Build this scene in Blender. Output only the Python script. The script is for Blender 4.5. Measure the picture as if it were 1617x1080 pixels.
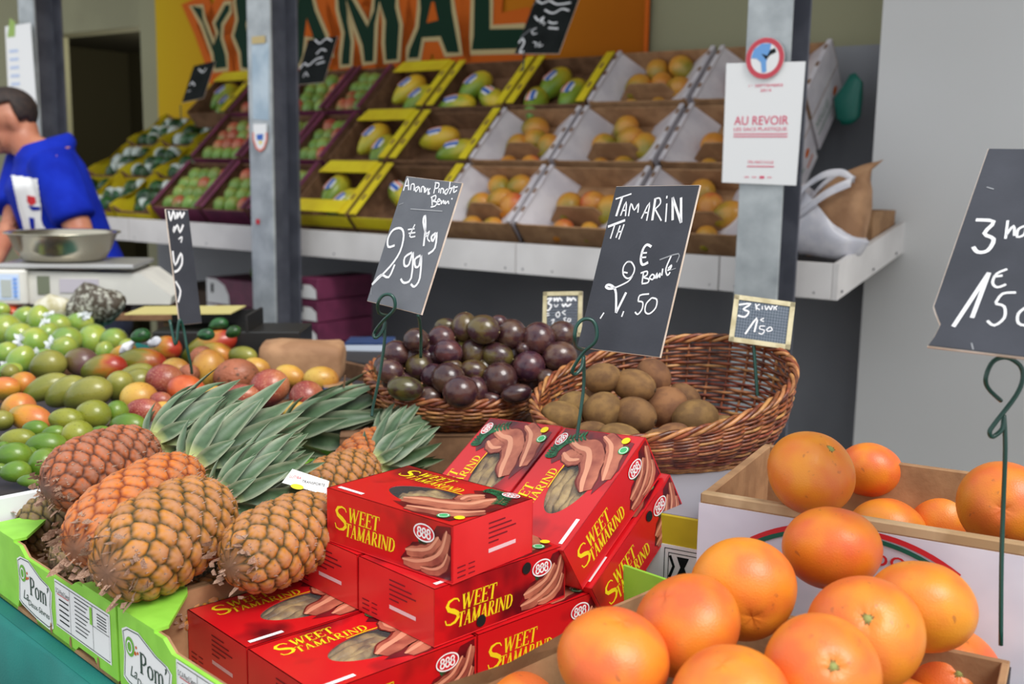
import bpy, bmesh, math, random
import numpy as np
from mathutils import Vector, Matrix
random.seed(7); rng = np.random.default_rng(7)
for o in list(bpy.data.objects): bpy.data.objects.remove(o)
scene = bpy.context.scene; COL = scene.collection
PI = math.pi

# ------------------------------------------------------------------ camera, world, light
F, PITCH, ROLL, CAMH = 1700.0, math.radians(9.09), math.radians(.95), 1.45
cam = bpy.data.cameras.new('camera'); camo = bpy.data.objects.new('camera', cam); COL.objects.link(camo)
cam.sensor_width = 36; cam.lens = F / 1617 * 36; cam.clip_start = .05
CM = Matrix.Rotation(PI/2 - PITCH, 3, 'X') @ Matrix.Rotation(ROLL, 3, 'Z')
camo.matrix_world = Matrix.Translation((0, 0, CAMH)) @ CM.to_4x4()
cam.dof.use_dof = True; cam.dof.focus_distance = 1.42; cam.dof.aperture_fstop = 4.8
scene.camera = camo
vs = scene.view_settings; vs.view_transform = 'Standard'; vs.look = 'None'; vs.gamma = 1; vs.use_curve_mapping = False
vs.exposure = 0.0
world = bpy.data.worlds.new('overcast'); scene.world = world; world.use_nodes = True
wn = world.node_tree; bg = wn.nodes['Background']
bg.inputs[0].default_value = (.93, .965, 1, 1); bg.inputs[1].default_value = 1.05
sun = bpy.data.lights.new('sun', 'SUN'); sun.energy = 3.0; sun.angle = math.radians(28); sun.color = (1, .98, .94)
suno = bpy.data.objects.new('sun', sun); COL.objects.link(suno)
suno.rotation_euler = Vector((-.38, .52, -.76)).to_track_quat('-Z', 'Y').to_euler()

# ------------------------------------------------------------------ where things stand: a pixel of the photo turned into a point of the market
C0 = Vector((0, 0, CAMH)); RIGHT = CM @ Vector((1, 0, 0)); UP = CM @ Vector((0, 1, 0)); BACK = CM @ Vector((0, 0, 1))
def ray(px, py): return CM @ Vector(((px-808.5)/F, -(py-540)/F, -1))
def atd(px, py, d): return C0 + ray(px, py)*d
def atz(px, py, z):
    r = ray(px, py); return C0 + r*((z-CAMH)/r.z)
def onplane(px, py, o, n):
    r = ray(px, py); return C0 + r*((o-C0).dot(n)/r.dot(n))
def depth(p): return -(CM.transposed() @ (Vector(p)-C0)).z

# ------------------------------------------------------------------ materials
def lin(c): return tuple((x/12.92 if x <= .04045 else ((x+.055)/1.055)**2.4) for x in c)
def rgb(r, g, b): return lin((r/255, g/255, b/255)) + (1,)
MATS = {}
def nd(nt, t, **k):
    n = nt.nodes.new(t)
    for a, b in k.items(): setattr(n, a, b)
    return n
def mat(name, col, rough=.5, col2=None, scale=6, bump=0, bscale=60, metal=0, vary=0, spec=.5, trans=0, coat=0, lo=.4, hi=.6, sub=0, emit=0, detail=3, coord='Object'):
    if name in MATS: return MATS[name]
    m = bpy.data.materials.new(name); m.use_nodes = True; nt = m.node_tree; b = nt.nodes['Principled BSDF']; L = nt.links.new
    b.inputs['Roughness'].default_value = rough; b.inputs['Metallic'].default_value = metal
    b.inputs['Specular IOR Level'].default_value = spec; b.inputs['Coat Weight'].default_value = coat; b.inputs['Coat Roughness'].default_value = .15
    if sub: b.inputs['Subsurface Weight'].default_value = sub; b.inputs['Subsurface Radius'].default_value = (.02, .01, .004); b.inputs['Subsurface Scale'].default_value = .5
    tc = nd(nt, 'ShaderNodeTexCoord'); out = None
    if col2 is not None:
        nz = nd(nt, 'ShaderNodeTexNoise'); nz.inputs['Scale'].default_value = scale; nz.inputs['Detail'].default_value = detail
        if coord == 'Object':
            oi = nd(nt, 'ShaderNodeObjectInfo'); ad = nd(nt, 'ShaderNodeVectorMath', operation='ADD'); sc = nd(nt, 'ShaderNodeMath', operation='MULTIPLY'); sc.inputs[1].default_value = 50
            L(oi.outputs['Random'], sc.inputs[0]); L(tc.outputs[coord], ad.inputs[0]); L(sc.outputs[0], ad.inputs[1]); L(ad.outputs[0], nz.inputs['Vector'])
        else: L(tc.outputs[coord], nz.inputs['Vector'])
        cr = nd(nt, 'ShaderNodeValToRGB'); cr.color_ramp.elements[0].position = lo; cr.color_ramp.elements[1].position = hi
        cr.color_ramp.elements[0].color = col; cr.color_ramp.elements[1].color = col2
        L(nz.outputs[0], cr.inputs[0]); out = cr.outputs[0]
    if vary:
        oi = nd(nt, 'ShaderNodeObjectInfo'); mr = nd(nt, 'ShaderNodeMapRange'); mr.inputs['To Min'].default_value = 1-vary; mr.inputs['To Max'].default_value = 1+vary
        hs = nd(nt, 'ShaderNodeHueSaturation'); L(oi.outputs['Random'], mr.inputs['Value']); L(mr.outputs[0], hs.inputs['Value'])
        mh = nd(nt, 'ShaderNodeMapRange'); mh.inputs['To Min'].default_value = .5-vary*.12; mh.inputs['To Max'].default_value = .5+vary*.12
        wh = nd(nt, 'ShaderNodeTexWhiteNoise', noise_dimensions='1D'); L(oi.outputs['Random'], wh.inputs['W']); L(wh.outputs[0], mh.inputs['Value']); L(mh.outputs[0], hs.inputs['Hue'])
        if out: L(out, hs.inputs['Color'])
        else: hs.inputs['Color'].default_value = col
        out = hs.outputs[0]
    if out: L(out, b.inputs['Base Color'])
    else: b.inputs['Base Color'].default_value = col
    if bump:
        n2 = nd(nt, 'ShaderNodeTexNoise'); n2.inputs['Scale'].default_value = bscale; n2.inputs['Detail'].default_value = 3
        bp = nd(nt, 'ShaderNodeBump'); bp.inputs['Strength'].default_value = bump; bp.inputs['Distance'].default_value = .002
        L(tc.outputs['Object'], n2.inputs['Vector']); L(n2.outputs[0], bp.inputs['Height']); L(bp.outputs[0], b.inputs['Normal'])
    if trans:
        tr = nd(nt, 'ShaderNodeBsdfTransparent'); mx = nd(nt, 'ShaderNodeMixShader'); mx.inputs[0].default_value = trans
        L(b.outputs[0], mx.inputs[1]); L(tr.outputs[0], mx.inputs[2]); L(mx.outputs[0], nt.nodes['Material Output'].inputs[0])
    MATS[name] = m; return m
def blush(name, stops, rough=.35, nscale=18, namp=.35, axis=0, vary=.1, bump=.15, speck=None, coat=.12, bscale=12):
    """fruit skin whose colour runs along one axis of the fruit, broken by noise"""
    m = bpy.data.materials.new(name); m.use_nodes = True; nt = m.node_tree; b = nt.nodes['Principled BSDF']; L = nt.links.new
    b.inputs['Roughness'].default_value = rough; b.inputs['Coat Weight'].default_value = coat
    tc = nd(nt, 'ShaderNodeTexCoord'); sx = nd(nt, 'ShaderNodeSeparateXYZ'); L(tc.outputs['Generated'], sx.inputs[0])
    oi = nd(nt, 'ShaderNodeObjectInfo'); sc = nd(nt, 'ShaderNodeMath', operation='MULTIPLY'); sc.inputs[1].default_value = 40; L(oi.outputs['Random'], sc.inputs[0])
    ad = nd(nt, 'ShaderNodeVectorMath', operation='ADD'); L(tc.outputs['Generated'], ad.inputs[0]); L(sc.outputs[0], ad.inputs[1])
    nz = nd(nt, 'ShaderNodeTexNoise'); nz.inputs['Scale'].default_value = nscale/6; nz.inputs['Detail'].default_value = 4; L(ad.outputs[0], nz.inputs['Vector'])
    ma = nd(nt, 'ShaderNodeMath', operation='MULTIPLY_ADD'); ma.inputs[1].default_value = namp*2; L(nz.outputs[0], ma.inputs[0])
    mb = nd(nt, 'ShaderNodeMath', operation='SUBTRACT'); mb.inputs[1].default_value = namp; L(sx.outputs[axis], mb.inputs[0]); L(mb.outputs[0], ma.inputs[2])
    cr = nd(nt, 'ShaderNodeValToRGB'); e = cr.color_ramp.elements
    while len(e) < len(stops): e.new(.5)
    for i, (p, c) in enumerate(stops): e[i].position = p; e[i].color = rgb(*c)
    L(ma.outputs[0], cr.inputs[0]); out = cr.outputs[0]
    if speck:
        vz = nd(nt, 'ShaderNodeTexNoise'); vz.inputs['Scale'].default_value = speck[1]; vz.inputs['Detail'].default_value = 2; L(ad.outputs[0], vz.inputs['Vector'])
        mr = nd(nt, 'ShaderNodeMapRange'); mr.inputs['From Min'].default_value = speck[2]; mr.inputs['From Max'].default_value = speck[2]+.06; mr.inputs['To Max'].default_value = .75; L(vz.outputs[0], mr.inputs['Value'])
        mx = nd(nt, 'ShaderNodeMix', data_type='RGBA'); L(mr.outputs[0], mx.inputs['Factor']); L(out, mx.inputs['A']); mx.inputs['B'].default_value = rgb(*speck[0]); out = mx.outputs['Result']
    mr = nd(nt, 'ShaderNodeMapRange'); mr.inputs['To Min'].default_value = 1-vary; mr.inputs['To Max'].default_value = 1+vary
    hs = nd(nt, 'ShaderNodeHueSaturation'); L(oi.outputs['Random'], mr.inputs['Value']); L(mr.outputs[0], hs.inputs['Value']); L(out, hs.inputs['Color']); L(hs.outputs[0], b.inputs['Base Color'])
    if bump:
        n2 = nd(nt, 'ShaderNodeTexNoise'); n2.inputs['Scale'].default_value = bscale; n2.inputs['Detail'].default_value = 2; L(tc.outputs['Generated'], n2.inputs['Vector'])
        bp = nd(nt, 'ShaderNodeBump'); bp.inputs['Strength'].default_value = bump; bp.inputs['Distance'].default_value = .002; L(n2.outputs[0], bp.inputs['Height']); L(bp.outputs[0], b.inputs['Normal'])
    MATS[name] = m; return m
def attrmat(name, rough=.6, bump=.3, bscale=400, amt=.25):
    m = bpy.data.materials.new(name); m.use_nodes = True; nt = m.node_tree; b = nt.nodes['Principled BSDF']; L = nt.links.new
    b.inputs['Roughness'].default_value = rough
    at = nd(nt, 'ShaderNodeAttribute', attribute_name='Col'); tc = nd(nt, 'ShaderNodeTexCoord'); nz = nd(nt, 'ShaderNodeTexNoise'); nz.inputs['Scale'].default_value = bscale; nz.inputs['Detail'].default_value = 3
    L(tc.outputs['Object'], nz.inputs['Vector']); mr = nd(nt, 'ShaderNodeMapRange'); mr.inputs['To Min'].default_value = 1-amt; mr.inputs['To Max'].default_value = 1+amt; L(nz.outputs[0], mr.inputs['Value'])
    hs = nd(nt, 'ShaderNodeHueSaturation'); L(at.outputs['Color'], hs.inputs['Color']); L(mr.outputs[0], hs.inputs['Value']); L(hs.outputs[0], b.inputs['Base Color'])
    bp = nd(nt, 'ShaderNodeBump'); bp.inputs['Strength'].default_value = bump; bp.inputs['Distance'].default_value = .001; L(nz.outputs[0], bp.inputs['Height']); L(bp.outputs[0], b.inputs['Normal'])
    MATS[name] = m; return m

CARD = mat('brown_cardboard', rgb(172, 132, 94), .85, rgb(150, 112, 78), 20, .3, 120)
CARDD = mat('dark_cardboard', rgb(134, 98, 70), .9, rgb(110, 78, 54), 20, .3, 120)
YEL = mat('yellow_card', rgb(232, 214, 36), .55, rgb(222, 198, 34), 9)
WHT = mat('white_card', rgb(214, 208, 212), .6, rgb(198, 192, 198), 12)
PUR = mat('purple_card', rgb(122, 52, 84), .5, rgb(100, 42, 70), 10)
GRN = mat('lime_green_card', rgb(150, 216, 74), .55, rgb(140, 206, 66), 25)
WHITEP = mat('white_print', rgb(240, 240, 240), .5)
BLACKP = mat('black_print', rgb(25, 28, 30), .5)
DGREENP = mat('dark_green_print', rgb(16, 50, 34), .7)
REDP = mat('red_print', rgb(205, 30, 45), .45)
PINKP = mat('pink_red_print', rgb(225, 60, 105), .5)
YELP = mat('yellow_print', rgb(243, 216, 30), .45)
BLUEP = mat('blue_print', rgb(70, 110, 190), .5)
for _m in (WHITEP, BLACKP, DGREENP, PINKP, BLUEP): _m.node_tree.nodes['Principled BSDF'].inputs['Specular IOR Level'].default_value = .15
ORGP = mat('orange_print', rgb(204, 98, 30), .7, spec=.1)
CREAMP = mat('cream_print', rgb(196, 176, 128), .7, spec=.1)
CHALK = mat('white_chalk', rgb(238, 238, 240), .8)
CHALKF = mat('faint_chalk', rgb(150, 152, 156), .9)
SLATE = mat('blackboard_slate', rgb(56, 58, 65), .6, rgb(68, 70, 78), 14, .1, 200, lo=.3, hi=.75, spec=.3)
SLATED = mat('black_slate', rgb(22, 26, 26), .7, rgb(30, 34, 34), 14, spec=.15)
WOODE = mat('pale_board_edge', rgb(224, 208, 194), .7, rgb(204, 184, 166), 30)
WIRE = mat('green_wire', rgb(12, 66, 56), .35, coat=.3)
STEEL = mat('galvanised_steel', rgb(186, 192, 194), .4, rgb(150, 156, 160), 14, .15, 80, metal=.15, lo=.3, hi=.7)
STEELD = mat('dark_shaded_steel', rgb(92, 94, 104), .5, rgb(76, 78, 88), 10, metal=.1)  # dark fittings; on the posts it carries painted-in shade

# ------------------------------------------------------------------ object helpers
def mk(name, verts, faces, m, parent=None, smooth=False, M=None):
    me = bpy.data.meshes.new(name); me.from_pydata([tuple(v) for v in verts], [], [tuple(int(i) for i in f) for f in faces])
    if smooth: me.polygons.foreach_set('use_smooth', [True]*len(me.polygons))
    for mm in (m if isinstance(m, (list, tuple)) else [m]): me.materials.append(mm)
    o = bpy.data.objects.new(name, me); COL.objects.link(o)
    if parent: o.parent = parent
    if M is not None: o.matrix_basis = M
    return o
def empty(name, loc=(0, 0, 0), M=None):
    o = bpy.data.objects.new(name, None); o.empty_display_size = .05; COL.objects.link(o)
    if M is not None: o.matrix_basis = M
    else: o.location = loc
    return o
def tag(o, label=None, cat=None, group=None, kind=None):
    if label: o['label'] = label
    if cat: o['category'] = cat
    if group: o['group'] = group
    if kind: o['kind'] = kind
    return o
def copy_tree(o, parent=None):
    c = o.copy(); COL.objects.link(c)
    if parent: c.parent = parent
    for ch in list(o.children): copy_tree(ch, c)
    return c
def frame(o, x, y=None, z=None):
    """4x4 matrix with origin o and axes x, y, z"""
    x = Vector(x).normalized()
    if z is None: y = Vector(y).normalized(); z = x.cross(y).normalized(); y = z.cross(x)
    elif y is None: z = Vector(z).normalized(); y = z.cross(x).normalized(); z = x.cross(y)
    M = Matrix.Identity(4)
    for i in range(3): M[i][0] = x[i]; M[i][1] = y[i]; M[i][2] = z[i]; M[i][3] = o[i]
    return M
def bevel_box(sx, sy, sz, b=.004, seg=2, o=(0, 0, 0)):
    bm = bmesh.new(); bmesh.ops.create_cube(bm, size=1)
    for v in bm.verts: v.co = Vector((v.co.x*sx+o[0], v.co.y*sy+o[1], v.co.z*sz+o[2]))
    if b: bmesh.ops.bevel(bm, geom=list(bm.edges), offset=b, segments=seg, affect='EDGES')
    V = [v.co.copy() for v in bm.verts]; bm.verts.index_update(); Fc = [[v.index for v in f.verts] for f in bm.faces]; bm.free(); return V, Fc
def boxpart(name, lo, hi, m, parent=None, b=.002, M=None):
    s = [hi[i]-lo[i] for i in range(3)]; c = [(hi[i]+lo[i])/2 for i in range(3)]
    V, Fc = bevel_box(*s, b=b, seg=1, o=c); return mk(name, V, Fc, m, parent, M=M)
def prism(poly, t, plane='xz', off=0):
    """2D polygon given thickness t; plane names the two axes of the polygon"""
    n = len(poly); V = []
    for k in (0, 1):
        for (a, b) in poly:
            c = off + k*t
            V.append({'xz': (a, c, b), 'xy': (a, b, c), 'yz': (c, a, b)}[plane])
    Fc = [list(range(n)), list(range(2*n-1, n-1, -1))] + [[i, (i+1) % n, n+(i+1) % n, n+i] for i in range(n)]
    bm = bmesh.new(); vs_ = [bm.verts.new(v) for v in V]
    for f in Fc: bm.faces.new([vs_[i] for i in f])
    bmesh.ops.triangulate(bm, faces=[f for f in bm.faces if len(f.verts) > 4]); bmesh.ops.recalc_face_normals(bm, faces=bm.faces)
    bm.verts.index_update(); V = [v.co.copy() for v in bm.verts]; Fc = [[v.index for v in f.verts] for f in bm.faces]; bm.free(); return V, Fc
def tube(pts, r, n=8, closed=False):
    P = [Vector(p) for p in pts]; N = len(P); V = []; Fc = []; prev = None
    rr = r if isinstance(r, (list, tuple, np.ndarray)) else [r]*N
    for i in range(N):
        if closed: t = P[(i+1) % N]-P[i-1]
        else: t = P[min(i+1, N-1)]-P[max(i-1, 0)]
        t.normalize()
        if prev is None: a = t.orthogonal().normalized()
        else: a = (prev - t*prev.dot(t)).normalized()
        prev = a; b = t.cross(a)
        for k in range(n): th = 2*PI*k/n; V.append(P[i] + (a*math.cos(th)+b*math.sin(th))*rr[i])
    for i in range(N if closed else N-1):
        for k in range(n):
            j = (i+1) % N; Fc.append([i*n+k, i*n+(k+1) % n, j*n+(k+1) % n, j*n+k])
    if not closed: Fc += [list(range(n))[::-1], [(N-1)*n+k for k in range(n)]]
    return V, Fc
def smooth_path(pts, sub=5, closed=False):
    P = [Vector(p) for p in pts]; N = len(P); out = []
    for i in range(N if closed else N-1):
        g = lambda k: P[k % N] if closed else P[min(max(k, 0), N-1)]
        p0, p1, p2, p3 = g(i-1), g(i), g(i+1), g(i+2)
        for s in range(sub):
            t = s/sub; out.append(.5*((2*p1)+(p2-p0)*t+(2*p0-5*p1+4*p2-p3)*t*t+(3*p1-p0-3*p2+p3)*t**3))
    if not closed: out.append(P[-1])
    return out
def loft(rings):
    n = len(rings[0]); V = [v for r in rings for v in r]; Fc = []
    for i in range(len(rings)-1):
        for k in range(n): Fc.append([i*n+k, i*n+(k+1) % n, (i+1)*n+(k+1) % n, (i+1)*n+k])
    Fc += [list(range(n))[::-1], [(len(rings)-1)*n+k for k in range(n)]]; return V, Fc
def revolve(prof, n=32, axis='z'):
    return loft([[(r*math.cos(2*PI*k/n), r*math.sin(2*PI*k/n), z) if axis == 'z' else (z, r*math.cos(2*PI*k/n), r*math.sin(2*PI*k/n)) for k in range(n)] for r, z in prof])
def join(parts):
    V = []; Fc = []
    for v, f in parts:
        b = len(V); V += [Vector(p) for p in v]; Fc += [[i+b for i in q] for q in f]
    return V, Fc
# ---- flat print: polygons collected in the plane of a face
class Print:
    def __init__(s): s.V = []; s.F = []
    def poly(s, pts, z=0): b = len(s.V); s.V += [(p[0], p[1], z) for p in pts]; s.F.append(list(range(b, b+len(pts)))); return s
    def stroke(s, pts, w, z=0, sub=0, closed=False):
        if sub: pts = [(p.x, p.y) for p in smooth_path([(a, b, 0) for a, b in pts], sub, closed)]
        n = len(pts); L = []; R = []
        ww = w if isinstance(w, (list, tuple)) else [w]*n
        if len(ww) != n: ww = [np.interp(i/(n-1), np.linspace(0, 1, len(ww)), ww) for i in range(n)]
        for i in range(n):
            a = pts[(i-1) % n] if closed else pts[max(i-1, 0)]; c = pts[(i+1) % n] if closed else pts[min(i+1, n-1)]
            dx, dy = c[0]-a[0], c[1]-a[1]; l = math.hypot(dx, dy) or 1; nx, ny = -dy/l*ww[i]/2, dx/l*ww[i]/2
            L.append((pts[i][0]+nx, pts[i][1]+ny)); R.append((pts[i][0]-nx, pts[i][1]-ny))
        b = len(s.V); s.V += [(p[0], p[1], z) for p in L+R]
        for i in range(n if closed else n-1): j = (i+1) % n; s.F.append([b+i, b+j, b+n+j, b+n+i])
        return s
    def oval(s, cx, cy, a, b_, z=0, rot=0, n=28):
        return s.poly([(cx+a*math.cos(t)*math.cos(rot)-b_*math.sin(t)*math.sin(rot), cy+a*math.cos(t)*math.sin(rot)+b_*math.sin(t)*math.cos(rot)) for t in np.linspace(0, 2*PI, n, endpoint=False)], z)
    def ring(s, cx, cy, a, b_, w, z=0, rot=0, n=32):
        return s.stroke([(cx+a*math.cos(t)*math.cos(rot)-b_*math.sin(t)*math.sin(rot), cy+a*math.cos(t)*math.sin(rot)+b_*math.sin(t)*math.cos(rot)) for t in np.linspace(0, 2*PI, n, endpoint=False)], w, z, closed=True)
    def add(s, V, Fc, x, y, sc, z=0, shear=0, sx=1):
        b = len(s.V); s.V += [(x+(v[0]*sx+v[1]*shear)*sc, y+v[1]*sc, z) for v in V]; s.F += [[i+b for i in f] for f in Fc]; return s
    def done(s, name, m, parent, M):
        o = mk(name, s.V, s.F, m, parent, M=M)
        if len(s.F) > 1 and name != 'white_label': o['kind'] = 'stuff'
        return o
TXT = {}
def txt(t):
    if t not in TXT:
        c = bpy.data.curves.new('t', 'FONT'); c.body = t; c.size = 1; c.resolution_u = 3; o = bpy.data.objects.new('t', c); COL.objects.link(o)
        dg = bpy.context.evaluated_depsgraph_get(); me = bpy.data.meshes.new_from_object(o.evaluated_get(dg))
        V = [v.co.copy() for v in me.vertices]; x0 = min(v.x for v in V); x1 = max(v.x for v in V)
        TXT[t] = ([(v.x-x0, v.y) for v in V], [list(p.vertices) for p in me.polygons], x1-x0); bpy.data.objects.remove(o); bpy.data.meshes.remove(me)
    return TXT[t]
def addtxt(P, t, x, y, h, w=None, z=0, shear=0):
    """capital height h (the font's capitals are .72 high), squeezed to width w when given"""
    V, Fc, wid = txt(t); sc = h/.72; return P.add(V, Fc, x, y, sc, z, shear, (w/(wid*sc)) if w else 1)
# serif capitals drawn with thick and thin pen strokes; each (points, width), box 0..1 high
SERIF = {
 'S': (.62, [([(.52, .80), (.44, .93), (.3, .97), (.13, .9), (.08, .75), (.16, .6), (.34, .5), (.5, .38), (.55, .22), (.45, .07), (.28, .02), (.13, .07), (.07, .24)], [.05, .06, .07, .12, .16, .17, .19, .17, .16, .12, .07, .06, .05])]),
 'W': (1.12, [([(.1, 1), (.33, 0)], .17), ([(.33, 0), (.53, .95)], .07), ([(.5, 1), (.76, 0)], .17), ([(.76, 0), (1.0, 1)], .07), ([(0, .98), (.24, .98)], .05), ([(.42, .98), (.62, .98)], .05), ([(.9, .98), (1.1, .98)], .05)]),
 'E': (.68, [([(.17, 0), (.17, 1)], .17), ([(.04, .975), (.6, .975)], .06), ([(.04, .025), (.64, .025)], .06), ([(.2, .52), (.48, .52)], .06), ([(.6, .99), (.6, .78)], .05), ([(.64, .01), (.62, .24)], .05), ([(.48, .62), (.48, .42)], .04)]),
 'T': (.72, [([(.36, 0), (.36, 1)], .17), ([(.02, .975), (.7, .975)], .06), ([(.22, .025), (.5, .025)], .05), ([(.04, .99), (.02, .76)], .05), ([(.68, .99), (.7, .76)], .05)]),
 'A': (.82, [([(.38, 1), (.12, 0)], .07), ([(.38, 1), (.66, 0)], .17), ([(.22, .34), (.55, .34)], .05), ([(.02, .025), (.24, .025)], .05), ([(.54, .025), (.8, .025)], .05)]),
 'M': (1.0, [([(.16, 0), (.16, 1)], .08), ([(.16, 1), (.48, .05)], .17), ([(.48, .05), (.8, 1)], .07), ([(.82, 0), (.82, 1)], .17), ([(.04, .975), (.2, .975)], .05), ([(.04, .025), (.28, .025)], .05), ([(.7, .025), (.96, .025)], .05), ([(.8, .975), (.96, .975)], .05)]),
 'R': (.8, [([(.18, 0), (.18, 1)], .17), ([(.05, .975), (.4, .97), (.56, .88), (.56, .64), (.42, .52), (.2, .5)], [.05, .07, .12, .14, .08, .05]), ([(.36, .5), (.68, 0)], .16), ([(.04, .025), (.34, .025)], .05), ([(.62, .025), (.82, .025)], .05)]),
 'I': (.38, [([(.19, 0), (.19, 1)], .17), ([(.04, .975), (.34, .975)], .05), ([(.04, .025), (.34, .025)], .05)]),
 'N': (.9, [([(.17, 0), (.17, 1)], .07), ([(.14, 1), (.74, 0)], .17), ([(.76, 0), (.76, 1)], .07), ([(.02, .975), (.2, .975)], .05), ([(.05, .025), (.29, .025)], .05), ([(.64, .975), (.88, .975)], .05)]),
 'D': (.82, [([(.18, 0), (.18, 1)], .17), ([(.05, .975), (.4, .96), (.62, .82), (.7, .5), (.62, .18), (.4, .04), (.05, .025)], [.05, .07, .13, .17, .13, .07, .05])]),
 'P': (.72, [([(.18, 0), (.18, 1)], .17), ([(.05, .975), (.4, .97), (.6, .86), (.6, .62), (.42, .48), (.2, .47)], [.05, .07, .14, .15, .08, .05]), ([(.04, .025), (.34, .025)], .05)]),
 'o': (.6, [([(.3, .64), (.1, .5), (.07, .3), (.12, .1), (.3, 0), (.48, .1), (.53, .3), (.5, .5), (.3, .64)], [.05, .12, .14, .12, .05, .12, .14, .12, .05])]),
 'm': (1.02, [([(.17, 0), (.17, .62)], .13), ([(.2, .48), (.32, .62), (.46, .58), (.5, .44), (.5, 0)], [.05, .06, .1, .13, .13]), ([(.53, .48), (.65, .62), (.79, .58), (.83, .44), (.83, 0)], [.05, .06, .1, .13, .13]), ([(.04, .6), (.18, .6)], .04), ([(.06, .02), (.28, .02)], .04), ([(.4, .02), (.6, .02)], .04), ([(.73, .02), (.95, .02)], .04)]),
 "'": (.3, [([(.14, 1.02), (.17, .9), (.06, .72)], [.15, .12, .03])]),
}
def serif(P, word, x, y, h, w=None, z=0, slant=0):
    tot = sum(SERIF[c][0] for c in word); sx = (w/(tot*h)) if w else 1
    for c in word:
        wd, st = SERIF[c]
        for pts, ww in st:
            q = [(x+(a*h*sx)+b*h*slant, y+b*h) for a, b in pts]
            P.stroke(q, [v*h for v in ww] if isinstance(ww, list) else ww*h, z)
        x += wd*h*sx
    return x
ORD = ['leftmost', 'second from left', 'third from left', 'fourth from left', 'fifth from left', 'sixth from left', 'seventh from left', 'eighth from left', 'ninth from left', 'tenth from left', 'eleventh from left', 'twelfth from left', 'thirteenth from left', 'fourteenth from left']
ROWS = {1: ['only'], 2: ['back', 'front'], 3: ['back', 'middle', 'front'], 4: ['back', 'second', 'third', 'front'], 5: ['back', 'second', 'third', 'fourth', 'front'], 6: ['back', 'second', 'third', 'fourth', 'fifth', 'front']}
def scr(o):
    q = CM.transposed() @ (o.matrix_world.translation-C0) if False else CM.transposed() @ (o.matrix_basis.translation-C0)
    return (808.5-F*q.x/q.z, 540+F*q.y/q.z)
def label_heap(items, place, nrows, group, cat=None):
    """items: (object, look). Rows from the back to the front as seen, then order from the left."""
    its = sorted(items, key=lambda t: scr(t[0])[1]); n = len(its); k = 0
    for r in range(nrows):
        row = its[round(n*r/nrows):round(n*(r+1)/nrows)]; row.sort(key=lambda t: scr(t[0])[0])
        for i, (o, look) in enumerate(row):
            tag(o, '%s, %s%s %s' % (look, ORD[i], '' if nrows == 1 else ', ' + ROWS[nrows][r] + ' row', place), cat, group)

# ------------------------------------------------------------------ the hall: s runs left along the long shelf, p back towards the wall
ES, EP, UZ = Vector((-.815, .579, 0)).normalized(), Vector((.579, .815, 0)).normalized(), Vector((0, 0, 1))
A0 = Vector((.871, 2.929, 0))
def S(s, p, z): return A0 + ES*s + EP*p + UZ*z
SM = frame(S(0, 0, 0), -ES, EP)                       # local x = towards the right, y = back, z = up
WALLO = mat('olive_wall_paint', rgb(150, 148, 118), .8, rgb(140, 138, 110), 2, .1, 60, coord='Generated')
WALLG = mat('dark_grey_wall_paint', rgb(146, 148, 154), .8, rgb(132, 134, 140), 3, .1, 60, coord='Generated')
WALLR = mat('light_grey_wall_paint', rgb(222, 222, 222), .45, rgb(206, 204, 200), 3, .1, 50, coord='Generated', lo=.3, hi=.75)
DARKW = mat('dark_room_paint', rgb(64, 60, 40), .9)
CONC = mat('concrete_floor', rgb(120, 116, 110), .8, rgb(98, 95, 90), 5, .3, 40)
def struct(name, lo, hi, m, b=0):
    o = boxpart(name, lo, hi, m, b=b, M=SM); return tag(o, kind='structure')
struct('floor', (-9, -6, -.1), (7, 4, 0), CONC)
wb = empty('wall_back', M=SM); tag(wb, kind='structure')
boxpart('wall_panel', (-4.19, .85, 0), (1, 1.0, 3.2), WALLO, wb, 0)
boxpart('wall_panel', (-5.10, .85, 2.19), (-4.19, 1.0, 3.2), WALLO, wb, 0)
boxpart('wall_panel', (-9, .85, 0), (-5.10, 1.0, 3.2), WALLO, wb, 0)
boxpart('lower_panel', (-1.0, .845, 0), (.2, .852, 1.885), WALLG, wb, 0); boxpart('lower_panel', (-4.1, .845, 0), (-1.0, .852, 1.2), WALLG, wb, 0)
bk = empty('wall_storeroom', M=SM); tag(bk, kind='structure')
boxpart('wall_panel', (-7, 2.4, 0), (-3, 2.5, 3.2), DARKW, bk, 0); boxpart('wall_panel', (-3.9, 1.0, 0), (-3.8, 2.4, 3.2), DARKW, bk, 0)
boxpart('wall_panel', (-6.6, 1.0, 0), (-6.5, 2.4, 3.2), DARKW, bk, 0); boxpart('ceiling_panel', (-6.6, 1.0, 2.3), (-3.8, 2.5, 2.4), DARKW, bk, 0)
sl_ = bpy.data.lights.new('storeroom_fill_light', 'POINT'); sl_.energy = 30; sl_.shadow_soft_size = .2; sl_.color = (1, .95, .8); slo = bpy.data.objects.new('storeroom_fill_light', sl_); COL.objects.link(slo); slo.location = S(4.6, 1.6, 2.1)  # added fill light that lifts the dark storeroom behind the doorway
struct('wall_right', (-.10, .60, 0), (5, .85, 3.2), WALLR)
struct('shading_roof', (-9, -.6, 3.2), (5, 2.6, 3.3), mat('roof_paint', rgb(150, 146, 130), .8))  # unseen roof slab, added over the rear to keep it darker

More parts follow.
